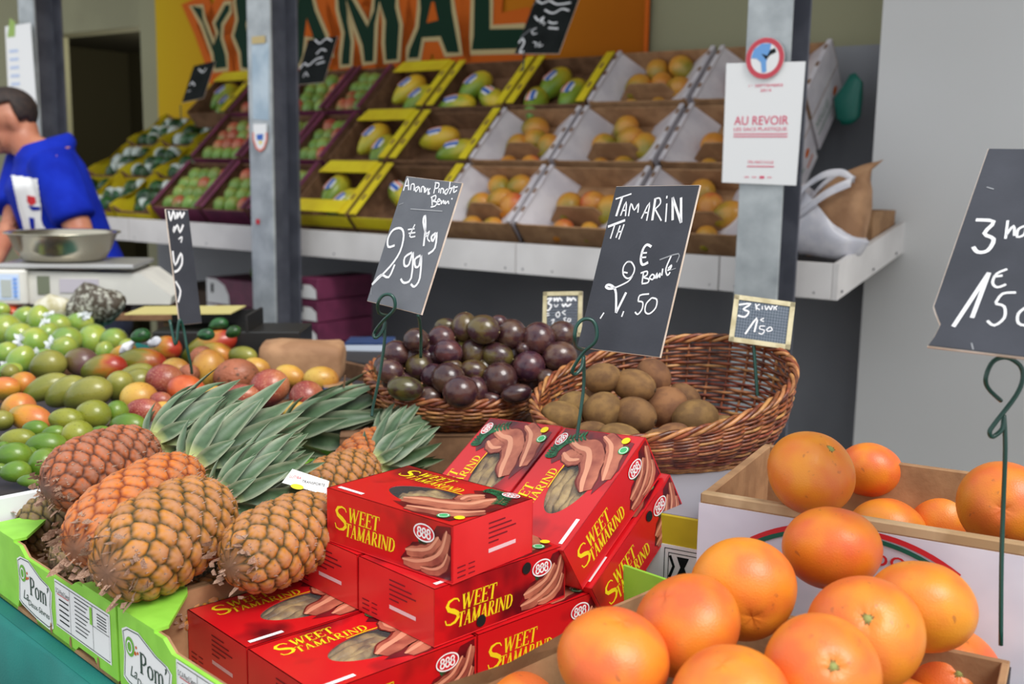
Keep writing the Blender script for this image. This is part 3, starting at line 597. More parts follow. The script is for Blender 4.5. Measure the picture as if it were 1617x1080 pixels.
# green fruit trays with printed labels
def tray(M, lx, ly, h, out, inn, label, name='fruit_tray', t=.005, flap=.09, back=True):
    """x = depth, y = along the customer's edge (to the far left); front panel at x = 0"""
    root = empty(name, M=M); tag(root, label, 'tray')
    boxpart('tray_floor', (0, 0, 0), (lx, ly, t), inn, root, 0)
    fp = [(0, .0), (.05, .0), (.065, .012), (.11, .012), (.125, 0), (ly-.16, 0), (ly-.15, .018), (ly-.10, .018), (ly-.09, 0), (ly, 0), (ly, h), (ly-.11, h), (ly-.13, h-.012), (.13, h-.012), (.11, h), (0, h)]
    V, Fc = prism(fp, t, 'yz', 0); mk('front_panel', V, Fc, out, root); V, Fc = prism(fp, t, 'yz', lx-t); mk('back_panel', V, Fc, out, root)
    V, Fc = prism([(a, b-.0) for a, b in fp], .003, 'yz', t); mk('front_lining', V, Fc, inn, root)
    sp = [(t, 0), (lx-t, 0), (lx-t, h), (lx-.12, h), (lx-.14, h-.025), (.14, h-.025), (.12, h), (t, h)]
    for y in (0, ly-t): V, Fc = prism(sp, t, 'xz', y); mk('side_panel', V, Fc, inn, root)
    for (x0, sx_) in (((0, 1), (lx, -1)) if back else ((0, 1),)):
        for (y0, sy_) in ((0, 1), (ly, -1)):
            V, Fc = prism([(x0, y0), (x0+sx_*flap, y0), (x0+sx_*flap*.9, y0+sy_*.018), (x0+sx_*.018, y0+sy_*flap), (x0, y0+sy_*flap)], .004, 'xy', h); mk('corner_flap', V, Fc, out, root)
    return root
FP = lambda: Matrix.Translation((-.0006, 0, 0)) @ frame((0, 0, 0), (0, -1, 0), (0, 0, 1))    # print plane of a front panel: x runs to the right (towards -y)
t1 = tray(TM @ Matrix.Translation((0, .003, TZ)), .6, .40, .098, GRN, CARD, 'lime green cardboard tray of pineapples at the far left with a printed sheet')
t2 = tray(TM @ Matrix.Translation((0, -.403, TZ)), .56, .40, .098, GRN, CARD, 'lime green cardboard tray under the red tamarind boxes', back=False)
BORD = mat('dark_green_label_print', rgb(40, 66, 54), .5)
def pom(root, x0, x1):
    """shaped white label from x0 to x1 on the print plane"""
    w = x1-x0; pts = [(x0, .018), (x0+.01, .014), (x0+w*.5, .008), (x1-.012, .006), (x1, .012), (x1-.004, .04), (x1, .062), (x1-.01, .068), (x0+w*.7, .072), (x0+w*.35, .086), (x0+.012, .084), (x0, .078), (x0+.004, .05)]
    Print().poly(pts, 0).done('white_label', WHITEP, root, FP()); P = Print().stroke([(x0+.004+(a-x0)*.93, .004+b*.93) for a, b in pts], .0012, .0006, closed=True)
    serif(P, "Pom'", x0+w*.36, .038, .026, w*.56, .0006); P.done('dark_lettering', BORD, root, FP())
    P = Print(); addtxt(P, 'Deux-Sèvres', x0+w*.30, .021, .0085, w*.6, .0006, .2); addtxt(P, 'La', x0+w*.16, .026, .014, z=.0006, shear=.3); P.done('script_lettering', BORD, root, FP())
    Print().oval(x0+w*.17, .062, .011, .012, .0006).done('green_apple_print', mat('green_apple_print', rgb(110, 180, 60), .5), root, FP()); Print().ring(x0+w*.17, .062, .006, .007, .002, .001).done('pale_apple_print', WHITEP, root, FP())
    Print().oval(x0+w*.30, .066, .002, .002, .0006).oval(x0+w*.28, .058, .0025, .0025, .0006).oval(x0+w*.33, .060, .002, .002, .0006).done('orange_leaf_print', ORGP, root, FP())
pom(t1, -.40+.10, -.40+.215); pom(t2, -.39, -.27)
def info(root, x0, x1, y0=.020, y1=.085):
    Print().poly([(x0, y0), (x1, y0), (x1, y1), (x0, y1)], 0).done('white_label', WHITEP, root, FP())
    w = x1-x0; h = y1-y0; P = Print(); a = .0009
    P.stroke([(x0+.003, y0+.003), (x1-.003, y0+.003), (x1-.003, y1-.003), (x0+.003, y1-.003)], a, .0006, closed=True); P.stroke([(x0+w*.29, y0+.003), (x0+w*.29, y1-.003)], a*.7, .0006); P.stroke([(x0+w*.7, y0+.003), (x0+w*.7, y1-.003)], a*.7, .0006); P.stroke([(x0+w*.7, y0+h*.55), (x1-.003, y0+h*.55)], a*.7, .0006)
    for k in range(5): P.stroke([(x0+w*.08, y0+h*(.62-.11*k)), (x0+w*.26, y0+h*(.62-.11*k))], .0018, .0006)
    for k in range(9): P.stroke([(x0+w*.38, y0+h*(.88-.085*k)), (x0+w*(.64-.03*(k % 3)), y0+h*(.88-.085*k))], .0012, .0006)
    for k in range(5): P.stroke([(x0+w*.78, y0+h*(.85-.06*k)), (x0+w*.94, y0+h*(.85-.06*k))], .0012, .0006)
    addtxt(P, 'S.C.A Pom2 Sevres', x0+w*.03, y0+h*.74, .0065, w*.25, .0006); P.done('black_lettering', BLACKP, root, FP())
    Print().poly([(x0+w*.655, y0+h*.55), (x0+w*.695, y0+h*.55), (x0+w*.695, y0+h*.9), (x0+w*.655, y0+h*.9)], .0008).done('green_print', GRN, root, FP())
    Print().stroke([(x0+w*.05, y0+h*.72), (x0+w*.27, y0+h*.72)], .001, .0008).done('red_print', REDP, root, FP())
info(t1, -.40+.225, -.40+.385); info(t2, -.26, -.10)
# staples and torn holes along the front
for rt, xs in ((t1, (.13, .19, .05)), (t2, (.2, .3))):
    for y in xs: V, Fc = prism([(0, 0), (.006, .002), (.004, .014), (.001, .012)], .0006, 'yz', -.0012); mk('torn_notch', V, Fc, CARD, rt, M=Matrix.Translation((0, y, .004)))

# ------------------------------------------------------------------ tamarind boxes
BL, BW, BH = .22, .145, .07
RED = mat('red_box_print', rgb(206, 22, 30), .28, rgb(96, 10, 22), 9, coat=.3, lo=.56, hi=.72, spec=.4)
REDF = mat('lit_flat_red_print', rgb(232, 48, 50), .3, rgb(222, 40, 44), 9, coat=.2)  # brighter red, the light on the box ends put into the colour
MAROON = mat('maroon_print', rgb(74, 12, 24), .3, rgb(120, 14, 26), 30, coat=.2)
SKIN1 = mat('pod_print', rgb(196, 118, 92), .35, rgb(140, 66, 56), 30, lo=.35, hi=.7)
SKIN2 = mat('pod_highlight_print', rgb(222, 154, 124), .35)
SKIND = mat('pod_shadow_print', rgb(104, 34, 30), .35)
LEAFP = mat('leaf_print', rgb(36, 112, 70), .35, rgb(22, 76, 50), 120)
PODM = mat('tamarind_pod_skin', rgb(168, 140, 88), .6, rgb(92, 66, 40), 45, .5, 200, lo=.35, hi=.65)
FILM = mat('clear_film', rgb(255, 255, 255), .06, trans=.94, spec=.8)
INS = mat('box_inside_card', rgb(70, 56, 40), .8)
TXSM = mat('small_grey_print', rgb(120, 20, 34), .5)
def pods(P1, P2, P3, lst, z):
    for pts, w in lst:
        ww = [w*(.12+.88*math.sin(PI*(.04+.92*q/23))**.45*(1+.10*math.sin(q*1.1))) for q in range(24)]
        P3.stroke(pts, [v*1.18 for v in ww], z, 6); P1.stroke(pts, ww, z+.0002, 6); P2.stroke([(a-w*.10, b+w*.14) for a, b in pts], [v*.26 for v in ww], z+.0004, 6)
def sprig(P, pts, w, z):
    Q = [(p.x, p.y) for p in smooth_path([(a, b, 0) for a, b in pts], 5)]; P.stroke(Q, w*.18, z)
    for i in range(0, len(Q)-1):
        dx, dy = Q[i+1][0]-Q[i][0], Q[i+1][1]-Q[i][1]; l = math.hypot(dx, dy); dx /= l; dy /= l
        for sg in (1, -1):
            e0 = (Q[i][0]+(-dy*sg*.9+dx*.5)*w, Q[i][1]+(dx*sg*.9+dy*.5)*w); P.stroke([Q[i], ((Q[i][0]+e0[0])/2, (Q[i][1]+e0[1])/2), e0], [w*.1, w*.42, w*.1], z)
def logo888(red, wh, cx, cy, a, z, rot=0):
    red.oval(cx, cy, a, a*.62, z, rot); wh.ring(cx, cy, a, a*.62, a*.11, z+.0002, rot)
    c_, s_ = math.cos(rot), math.sin(rot)
    for k in (-1, 0, 1):
        for (dy, r) in ((.17, .155), (-.17, .19)):
            x, y = k*.46*a, dy*a; wh.ring(cx+x*c_-y*s_, cy+x*s_+y*c_, a*r*.95, a*r, a*.13, z+.0002, rot, 14)
def tamarind_box(M, label, holes=False, glare=False):
    root = empty('tamarind_box', M=M); tag(root, label, 'box', 'red boxes of sweet tamarind'); t = .0015; E0 = .0004
    boxpart('carton_bottom', (0, 0, 0), (BL, BW, t), REDF, root, 0)
    boxpart('carton_side', (0, 0, t), (BL, t, BH), RED, root, 0); boxpart('carton_side', (0, BW-t, t), (BL, BW, BH), RED, root, 0)
    boxpart('carton_end', (0, t, t), (t, BW-t, BH), REDF, root, 0); boxpart('carton_end', (BL-t, t, t), (BL, BW-t, BH), REDF, root, 0)
    # lid with an oval window
    wcx, wcy, wa, wb_ = .118, .062, .062, .034
    N = 40; oval = [(wcx+wa*math.cos(2*PI*k/N), wcy+wb_*math.sin(2*PI*k/N)*(1+.15*math.cos(2*PI*k/N))) for k in range(N)]
    outer = []
    for (x, y) in oval:
        dx, dy = x-wcx, y-wcy; s_ = min(((BL-wcx) if dx > 0 else wcx)/max(abs(dx), 1e-9), ((BW-wcy) if dy > 0 else wcy)/max(abs(dy), 1e-9)); outer.append((wcx+dx*s_, wcy+dy*s_))
    for (cx_, cy_) in ((0, 0), (BL, 0), (BL, BW), (0, BW)):
        i = min(range(N), key=lambda k: (outer[k][0]-cx_)**2+(outer[k][1]-cy_)**2); outer[i] = (cx_, cy_)
    V = [(x, y, BH) for x, y in oval]+[(x, y, BH) for x, y in outer]+[(x, y, BH-t) for x, y in oval]+[(x, y, BH-t) for x, y in outer]; Fc = []
    for k in range(N):
        j = (k+1) % N; Fc += [[k, N+k, N+j, j], [2*N+k, 2*N+j, 3*N+j, 3*N+k], [k, j, 2*N+j, 2*N+k]]
    mk('lid', V, Fc, RED, root)
    mk('window_film', [(x, y, BH-.0008) for x, y in oval], [list(range(N))], FILM, root)
    rr = random.Random(int(M[0][3]*1000))
    for k in range(6):
        y = .032+.0125*k; x0 = .060+rr.uniform(0, .015); V, Fc = tube(smooth_path([(x0, y, .052), (x0+.03, y+rr.uniform(-.006, .006), .058), (x0+.065, y+.004, .056), (x0+.095, y+rr.uniform(-.008, .008), .052)], 3), [.004]+[.0085+.0016*math.sin(q*1.7+k) for q in range(8)]+[.004], 8); mk('tamarind_pod', V, Fc, PODM, root, True)
    boxpart('inner_card', (.004, .004, .036), (BL-.004, BW-.004, .038), INS, root, 0)
    I = Matrix.Translation((0, 0, BH+E0)); YE = Print(); GL = Print(); P1, P2, P3 = Print(), Print(), Print(); LF = Print(); RD, WH = Print(), Print()
    serif(YE, 'S', .018, .102, .030, .022, 0, .15); serif(YE, 'WEET', .043, .116, .018, .058, 0, .15); serif(YE, 'TAMARIND', .038, .098, .015, .098, 0, .15); YE.stroke([(.10, .094), (.13, .0955), (.165, .095)], .0016, 0)
    Print().poly([(.145, .118), (.17, .138), (.218, .140), (.2185, .07), (.205, .01), (.15, .004), (.10, .02), (.118, .026), (.16, .034), (.182, .05), (.183, .075), (.165, .1)]).done('maroon_print', MAROON, root, I)
    pods(P1, P2, P3, [([(.200, .112), (.188, .09), (.182, .068), (.155, .052), (.125, .042), (.105, .032)], .034), ([(.214, .062), (.20, .042), (.18, .030), (.155, .021), (.13, .013)], .026), ([(.172, .108), (.160, .09), (.163, .074)], .026)], .0001)
    sprig(LF, [(.155, .128), (.175, .13), (.195, .12), (.207, .095)], .011, .0008)
    logo888(RD, WH, .195, .132, .0125, .001)
    WH.stroke([(.01, .012), (.055, .012)], .006, .0002); Print().oval(.188, .018, .008, .008, .0012).done('green_badge_print', mat('green_badge_print', rgb(70, 180, 110), .4), root, I); WH.ring(.188, .018, .006, .006, .001, .0015); Print().oval(.207, .025, .0065, .0065, .0012).done('yellow_badge_print', YELP, root, I)
    P3.done('pod_shadow_print', SKIND, root, I); P1.done('pod_print', SKIN1, root, I); P2.done('pod_highlight_print', SKIN2, root, I); LF.done('leaf_print', LEAFP, root, I); RD.done('red_logo_print', REDP, root, I); WH.done('white_lettering', WHITEP, root, I); YE.done('yellow_lettering', YELP, root, I)
    # long sides
    for I in (frame((0, -E0, 0), (1, 0, 0), (0, 0, 1)), frame((BL, BW+E0, 0), (-1, 0, 0), (0, 0, 1))):
        YE = Print(); P1, P2, P3 = Print(), Print(), Print(); LF = Print(); RD, WH = Print(), Print()
        serif(YE, 'S', .012, .020, .032, .026, 0, .15); serif(YE, 'WEET', .040, .034, .019, .056, 0, .15); serif(YE, 'TAMARIND', .034, .014, .018, .090, 0, .15)
        Print().poly([(.155, .036), (.18, .042), (.195, .065), (.217, .068), (.218, .004), (.15, .002), (.135, .012)]).done('maroon_print', MAROON, root, I)
        pods(P1, P2, P3, [([(.213, .060), (.205, .036), (.19, .022), (.165, .012), (.14, .009)], .017), ([(.214, .034), (.206, .018), (.19, .009), (.17, .007)], .012), ([(.2, .050), (.185, .033), (.165, .026), (.145, .022)], .016)], .0001)
        sprig(LF, [(.165, .04), (.18, .045), (.19, .035), (.195, .02)], .008, 0); logo888(RD, WH, .175, .052, .0165, .0008)
        P3.done('pod_shadow_print', SKIND, root, I); P1.done('pod_print', SKIN1, root, I); P2.done('pod_highlight_print', SKIN2, root, I); LF.done('leaf_print', LEAFP, root, I); RD.done('red_logo_print', REDP, root, I); WH.done('white_lettering', WHITEP, root, I); YE.done('yellow_lettering', YELP, root, I)
        if holes: Print().oval(.148, .058, .0075, .0075, .001).oval(.072, .012, .0075, .0075, .001).done('punched_hole', mat('hole_black', (.003, .003, .003, 1), 1), root, I)
    for I in (frame((BL+E0, 0, 0), (0, 1, 0), (0, 0, 1)), frame((-E0, BW, 0), (0, -1, 0), (0, 0, 1))):
        P = Print()
        for k in range(5): P.stroke([(.062, .058-.006*k), (.062+(.03, .042, .05, .034, .018)[k], .058-.006*k)], .0018, 0)
        for k in range(3): P.stroke([(.008, .018-.006*k), (.022, .018-.006*k)], .0016, 0); P.stroke([(.027, .018-.006*k), (.038, .018-.006*k)], .0014, 0)
        P.done('small_lettering', TXSM, root, I); Print().stroke([(.062, .024), (.112, .024)], .005, 0).done('white_bar_print', mat('pale_pink_print', rgb(240, 200, 205), .5), root, I)
    return root
def flat(x, y, z, yaw): return Matrix.Translation((x, y, z)) @ Matrix.Rotation(yaw, 4, 'Z')
y2 = .7542; d2x, d2y = -math.sin(y2)*.1475, math.cos(y2)*.1475; e2x, e2y = math.cos(y2)*.223, math.sin(y2)*.223
tamarind_box(flat(-.1968, 1.0515, TZ+.005, y2), 'red tamarind box lying nearest the camera in the lowest layer')
tamarind_box(flat(-.1968+d2x, 1.0515+d2y, TZ+.005, y2), 'red tamarind box lying at the left end of the lowest layer')
tamarind_box(flat(-.1968+e2x, 1.0515+e2y, TZ+.005, y2), 'red tamarind box low at the right beside the grapefruits')
tamarind_box(flat(-.1968+d2x+e2x, 1.0515+d2y+e2y, TZ+.005, y2), 'red tamarind box buried at the back of the lowest layer')
tamarind_box(flat(-.0834, 1.1655, .9065, .7773), 'red tamarind box in the second layer with round punched holes', holes=True)
tamarind_box(flat(-.0834-math.sin(.7773)*.1475, 1.1655+math.cos(.7773)*.1475, .9065, .7773), 'red tamarind box in the second layer against the front pineapple')
Mt = flat(.0295, 1.2895, .9775, 2.4408); tamarind_box(Mt @ Matrix.Translation((BL, BW, 0)) @ Matrix.Rotation(PI, 4, 'Z'), 'red tamarind box lying alone on top of the flat stack')
KM = Matrix.Translation((.097, 1.3287, .9142)) @ Matrix.Rotation(.8989, 4, 'Z') @ Matrix.Rotation(-.5396, 4, 'Y') @ Matrix.Rotation(-.0883, 4, 'X')
tamarind_box(KM, 'front tilted red tamarind box with shining oval window and pods')
tamarind_box(KM @ Matrix.Translation((.004, BW+.006, -.002)), 'tilted red tamarind box behind the shining one, below the passion fruits')
tamarind_box(KM @ Matrix.Translation((.006, -.010, -.0735)), 'tilted red tamarind box propping up the shining one', holes=True)
tamarind_box(KM @ Matrix.Translation((BL-.045, .014, -.0745)) @ Matrix.Rotation(.36, 4, 'Y') @ Matrix.Translation((-BL, 0, -BH)), 'lowest tilted red tamarind box half hidden by grapefruits')

# ------------------------------------------------------------------ grapefruits
def relax(items, lim=.05, it=40, soft=.92):
    """items: [px, py, radius in px, depth]; slide overlapping fruits apart along their lines of sight, lower ones nearer"""
    d0 = [i[3] for i in items]
    for _ in range(it):
        for i in range(len(items)):
            for j in range(i+1, len(items)):
                a, b = items[i], items[j]; pa, pb2 = atd(a[0], a[1], a[3]), atd(b[0], b[1], b[3]); ra, rb = a[2]*a[3]/F, b[2]*b[3]/F; gap = (ra+rb)*soft-(pa-pb2).length
                if gap > 0:
                    s_ = 1 if a[1] > b[1] else -1; a[3] = min(max(a[3]-s_*gap*.4, d0[i]-lim), d0[i]+lim); b[3] = min(max(b[3]+s_*gap*.4, d0[j]-lim), d0[j]+lim)
    return [i[3] for i in items]
GF = mat('grapefruit_peel', rgb(230, 138, 38), .42, rgb(222, 108, 48), 1.1, 0, vary=.06, coat=.04, lo=.38, hi=.66, sub=.04, detail=2)
nt = GF.node_tree; b = nt.nodes['Principled BSDF']; tc = nd(nt, 'ShaderNodeTexCoord'); vz = nd(nt, 'ShaderNodeTexVoronoi'); vz.inputs['Scale'].default_value = 26; bp = nd(nt, 'ShaderNodeBump'); bp.inputs['Strength'].default_value = .22; bp.inputs['Distance'].default_value = .0008
n3 = nd(nt, 'ShaderNodeTexNoise'); n3.inputs['Scale'].default_value = 3; n3.inputs['Detail'].default_value = 3; m3 = nd(nt, 'ShaderNodeMath', operation='MULTIPLY_ADD'); m3.inputs[1].default_value = .7
for a_, b_ in ((tc.outputs['Object'], vz.inputs['Vector']), (tc.outputs['Object'], n3.inputs['Vector']), (n3.outputs[0], m3.inputs[0]), (vz.outputs['Distance'], m3.inputs[2]), (m3.outputs[0], bp.inputs['Height']), (bp.outputs[0], b.inputs['Normal'])): nt.links.new(a_, b_)
# scars and small dark marks of the peel
col_in = b.inputs['Base Color'].links[0].from_socket; ns = nd(nt, 'ShaderNodeTexNoise'); ns.inputs['Scale'].default_value = 4.5; ns.inputs['Detail'].default_value = 6; nt.links.new(tc.outputs['Object'], ns.inputs['Vector'])
mr = nd(nt, 'ShaderNodeMapRange'); mr.inputs['From Min'].default_value = .65; mr.inputs['From Max'].default_value = .72; mr.inputs['To Max'].default_value = .55; nt.links.new(ns.outputs[0], mr.inputs['Value'])
mx = nd(nt, 'ShaderNodeMix', data_type='RGBA'); nt.links.new(mr.outputs[0], mx.inputs['Factor']); nt.links.new(col_in, mx.inputs['A']); mx.inputs['B'].default_value = rgb(150, 84, 50); nt.links.new(mx.outputs['Result'], b.inputs['Base Color'])
CALX = mat('grapefruit_calyx', rgb(170, 176, 100), .7, rgb(120, 120, 62), 200)
def citrus(top_dimple):
    nu, nv = 48, 30; V = []; Fc = []
    for j in range(nv+1):
        a = PI*j/nv; z = math.cos(a); r = math.sin(a); R = 1-.055*(abs(z)**2)
        if top_dimple: R -= .07*math.exp(-((a)/.17)**2)
        R -= .03*math.exp(-((PI-a)/.2)**2)
        for k in range(nu):
            th = 2*PI*k/nu; q = R*(1+.008*math.sin(3*th+a*2)+.0035*math.exp(-(a/.3)**2)*math.cos(9*th)*(a > .08)); V.append((r*q*math.cos(th), r*q*math.sin(th), z*q))
    for j in range(nv):
        for k in range(nu): Fc.append([j*nu+k, (j+1)*nu+k, (j+1)*nu+(k+1) % nu, j*nu+(k+1) % nu])
    return V, Fc
tmpl('grape', citrus(True), GF)
st_ = []
for k in range(20): a = 2*PI*k/20; st_.append(((.12 if k % 2 else .06)*math.cos(a), (.12 if k % 2 else .06)*math.sin(a), .885))
V = [(0, 0, .925)]+st_+[(x*.5, y*.5, .92) for x, y, z in st_]; Fc = []
for k in range(20): j = (k+1) % 20; Fc += [[1+k, 1+j, 21+j, 21+k], [0, 21+k, 21+j]]
tmpl('calyx', (V, Fc), CALX)
def orient(axis, loc):
    z = Vector(axis).normalized(); x = z.orthogonal().normalized(); return frame(loc, x, None, z)
def grapefruit(px, py, rpx, rad, sdx, sdy, stem=True, flat_=.93, d=None):
    """sdx, sdy: where the stem end sits on the disc as seen, in radii (right, up); beyond 1 it is turned away"""
    if d is None: d = rad*F/rpx
    rad = rpx*d/F; loc = atd(px, py, d); k = math.hypot(sdx, sdy)
    if not stem and k > .8 and abs(sdx) < .8: flat_ = .88
    ax = RIGHT*sdx+UP*sdy+BACK*(math.sqrt(max(0, 1-k*k)) if k < 1 else -.5); M = orient(ax, loc)
    o = fruit('grapefruit', 'grape', M @ Matrix.Rotation(px*.01, 4, 'Z'), rad, rad, rad*flat_)
    if stem: c = bpy.data.objects.new('calyx', ME['calyx']); COL.objects.link(c); c.parent = o; dk_ = mk('calyx_scar', [(.16*(1 if q % 2 else .5)*math.cos(2*PI*q/22), .16*(1 if q % 2 else .5)*math.sin(2*PI*q/22), .893) for q in range(22)], [list(range(22))], mat('calyx_scar', rgb(130, 88, 40), .8), o)
    return o
GP = 'loose grapefruits in the near tray'
GL1 = [
 (969, 1040, 89, -.2, -1.2, False, 'grapefruit with dark scratches at the left end of the near pile'),
 (1084, 987, 86, .7, -.95, False, 'smooth grapefruit left in the near pile, beside the tilted boxes'),
 (1173, 930, 84, .02, -.42, False, 'grapefruit with a dark navel dimple, back left of near pile'),
 (1314, 866, 77, .2, 1.15, False, 'topmost grapefruit of the near pile, in front of white carton'),
 (1455, 958, 84, .3, 1.05, False, 'grapefruit at the back right of the near pile'),
 (1366, 1000, 91, -.22, .52, True, 'central grapefruit with a green calyx and a pale spot'),
 (1297, 1062, 92, -.02, .40, True, 'grapefruit with a pale green calyx at the bottom edge'),
 (1153, 1108, 96, .3, -1.1, False, 'large smooth grapefruit at the bottom edge of the picture'),
 (1500, 1068, 79, -.15, .36, True, 'reddish grapefruit with calyx, right end of near pile'),
 (1422, 1150, 82, .3, .6, False, 'grapefruit cut by the bottom edge, right of the centre'),
 (1284, 975, 62, .2, 1.1, False, 'shaded grapefruit sunk behind the central one'),
 (1203, 1050, 64, .2, .5, False, 'yellowish grapefruit deep between its larger neighbours'),
 (1215, 905, 58, .9, 1.2, False, 'grapefruit with a small dark sticker behind the near pile'),
 (806, 1125, 78, -.2, 1.1, False, 'grapefruit low at the left beside the red boxes'),
 (893, 1100, 70, -.2, 1.1, False, 'shaded grapefruit at the bottom left of the pile')]
DS1 = relax([[g[0], g[1], g[2], .055*F/g[2]] for g in GL1], .07, 60, .93)
for (px, py, r, sx_, sy_, stm, lb), dd in zip(GL1, DS1):
    o = grapefruit(px, py, r, .055, sx_, sy_, stm, d=dd); tag(o, lb, 'grapefruit', GP)
    if 'sticker behind' in lb:
        s_ = mk('fruit_sticker', [(v[0], v[1], 0) for v in [(.2*math.cos(a), .12*math.sin(a)) for a in np.linspace(0, 2*PI, 20, endpoint=False)]], [list(range(20))], BLACKP, o)
        s_.matrix_basis = o.matrix_basis.inverted() @ orient(UP*.75+BACK*.6-RIGHT*.1, atd(1206, 862, depth(o.location)-.045)) @ Matrix.Diagonal((.055, .055, .055, 1))
GL2 = [
 (1281, 747, 70, .36, .72, True, 'large grapefruit with calyx at the left of the white carton'),
 (1373, 742, 50, .3, 1.2, False, 'scuffed grapefruit behind the large one in the white carton'),
 (1400, 838, 60, .3, 1.2, False, 'shaded grapefruit low in the white carton'),
 (1484, 822, 52, -.8, .9, False, 'yellow grapefruit with a dark mark in the white carton'),
 (1517, 850, 46, .3, 1.2, False, 'small part-hidden grapefruit in the white carton'),
 (1584, 798, 70, -.42, .02, False, 'rough-skinned grapefruit at the right end of the white carton')]
DS2 = relax([[g[0], g[1], g[2], (.055 if g[2] > 55 else .046)*F/g[2]] for g in GL2], .04, 40, .93)
for (px, py, r, sx_, sy_, stm, lb), dd in zip(GL2, DS2):
    o = grapefruit(px, py, r, .055, sx_, sy_, stm, d=dd); tag(o, lb, 'grapefruit', 'grapefruits in the white carton')

# carton of the near grapefruits and the white printed carton
def carton(M, lx, ly, h, out, inn, label, t=.006, lip=.0):
    root = empty('carton', M=M); tag(root, label, 'carton')
    boxpart('carton_floor', (0, 0, 0), (lx, ly, t), inn, root, 0)
    for (lo, hi, nm) in (((0, 0, t), (lx, t, h), 'front_panel'), ((0, ly-t, t), (lx, ly, h), 'back_panel'), ((0, t, t), (t, ly-t, h), 'end_panel'), ((lx-t, t, t), (lx, ly-t, h), 'end_panel')): boxpart(nm, lo, hi, inn, root, .001)
    if out:
        boxpart('printed_face', (-.001, -.0015, 0), (lx+.001, 0, h-.012), out, root, 0); boxpart('printed_face', (-.0015, -.001, 0), (0, ly, h-.012), out, root, 0); boxpart('printed_face', (lx, -.001, 0), (lx+.0015, ly, h-.012), out, root, 0)
    return root
wy = math.atan2(-.475, .88); wo = atz(1106, 790, 1.035)
wc = carton(flat(wo.x, wo.y, .846, wy), .56, .30, .198, mat('white_carton_print', rgb(222, 218, 230), .55, rgb(210, 206, 220), 9), CARD, 'white printed carton holding grapefruits behind the near pile', t=.012)
for lo, hi in (((-.001, .10, 0), (.03, .15, .004)),): pass
boxpart('worn_rim', (0, -.001, .186), (.56, .013, .200), mat('worn_card_rim', rgb(196, 166, 128), .85, rgb(170, 138, 100), 20), wc, .002)
I = frame((0, -.003, 0), (1, 0, 0), (0, 0, 1))
def arc(P, x0, x1, ymid, yend, w, z, n_=24):
    pts = []
    for k in range(n_+1): u = -1+2*k/n_; pts.append(((x0+x1)/2+(x1-x0)/2*u, ymid-(ymid-yend)*abs(u)**2.4))
    P.stroke(pts, w, z)
P = Print(); arc(P, .069, .313, .184, .150, .0065, 0); P.done('red_arc_print', mat('red_carton_print', rgb(206, 36, 46), .5), wc, I)
P = Print(); arc(P, .066, .309, .177, .142, .0055, .0003); P.done('green_arc_print', mat('green_carton_print', rgb(20, 92, 74), .5), wc, I)
V, Fc, wid = txt('Produce'); P = Print(); sc = .030
P.V = [(.285-v[0]*sc*1.2, .160-v[1]*sc, 0) for v in V]; P.F = Fc; P.done('red_lettering', mat('red_carton_print', rgb(206, 36, 46), .5), wc, I)
gy = wy; go = atz(1596, 1036, .955)
u_ = Vector((math.cos(gy), math.sin(gy), 0)); v_ = Vector((-math.sin(gy), math.cos(gy), 0)); gc = go - u_*.36 - v_*.40
GFC = carton(flat(gc.x, gc.y, TZ, gy), .36, .40, .120, None, CARD, 'brown cardboard carton under the near grapefruits', t=.008)
boxpart('dark_outer_print', (.3601, 0, 0), (.3615, .4, .113), mat('dark_carton_print', rgb(50, 44, 48), .6), GFC, 0); boxpart('raised_bottom', (.01, .01, .05), (.35, .39, .056), CARDD, GFC, 0)

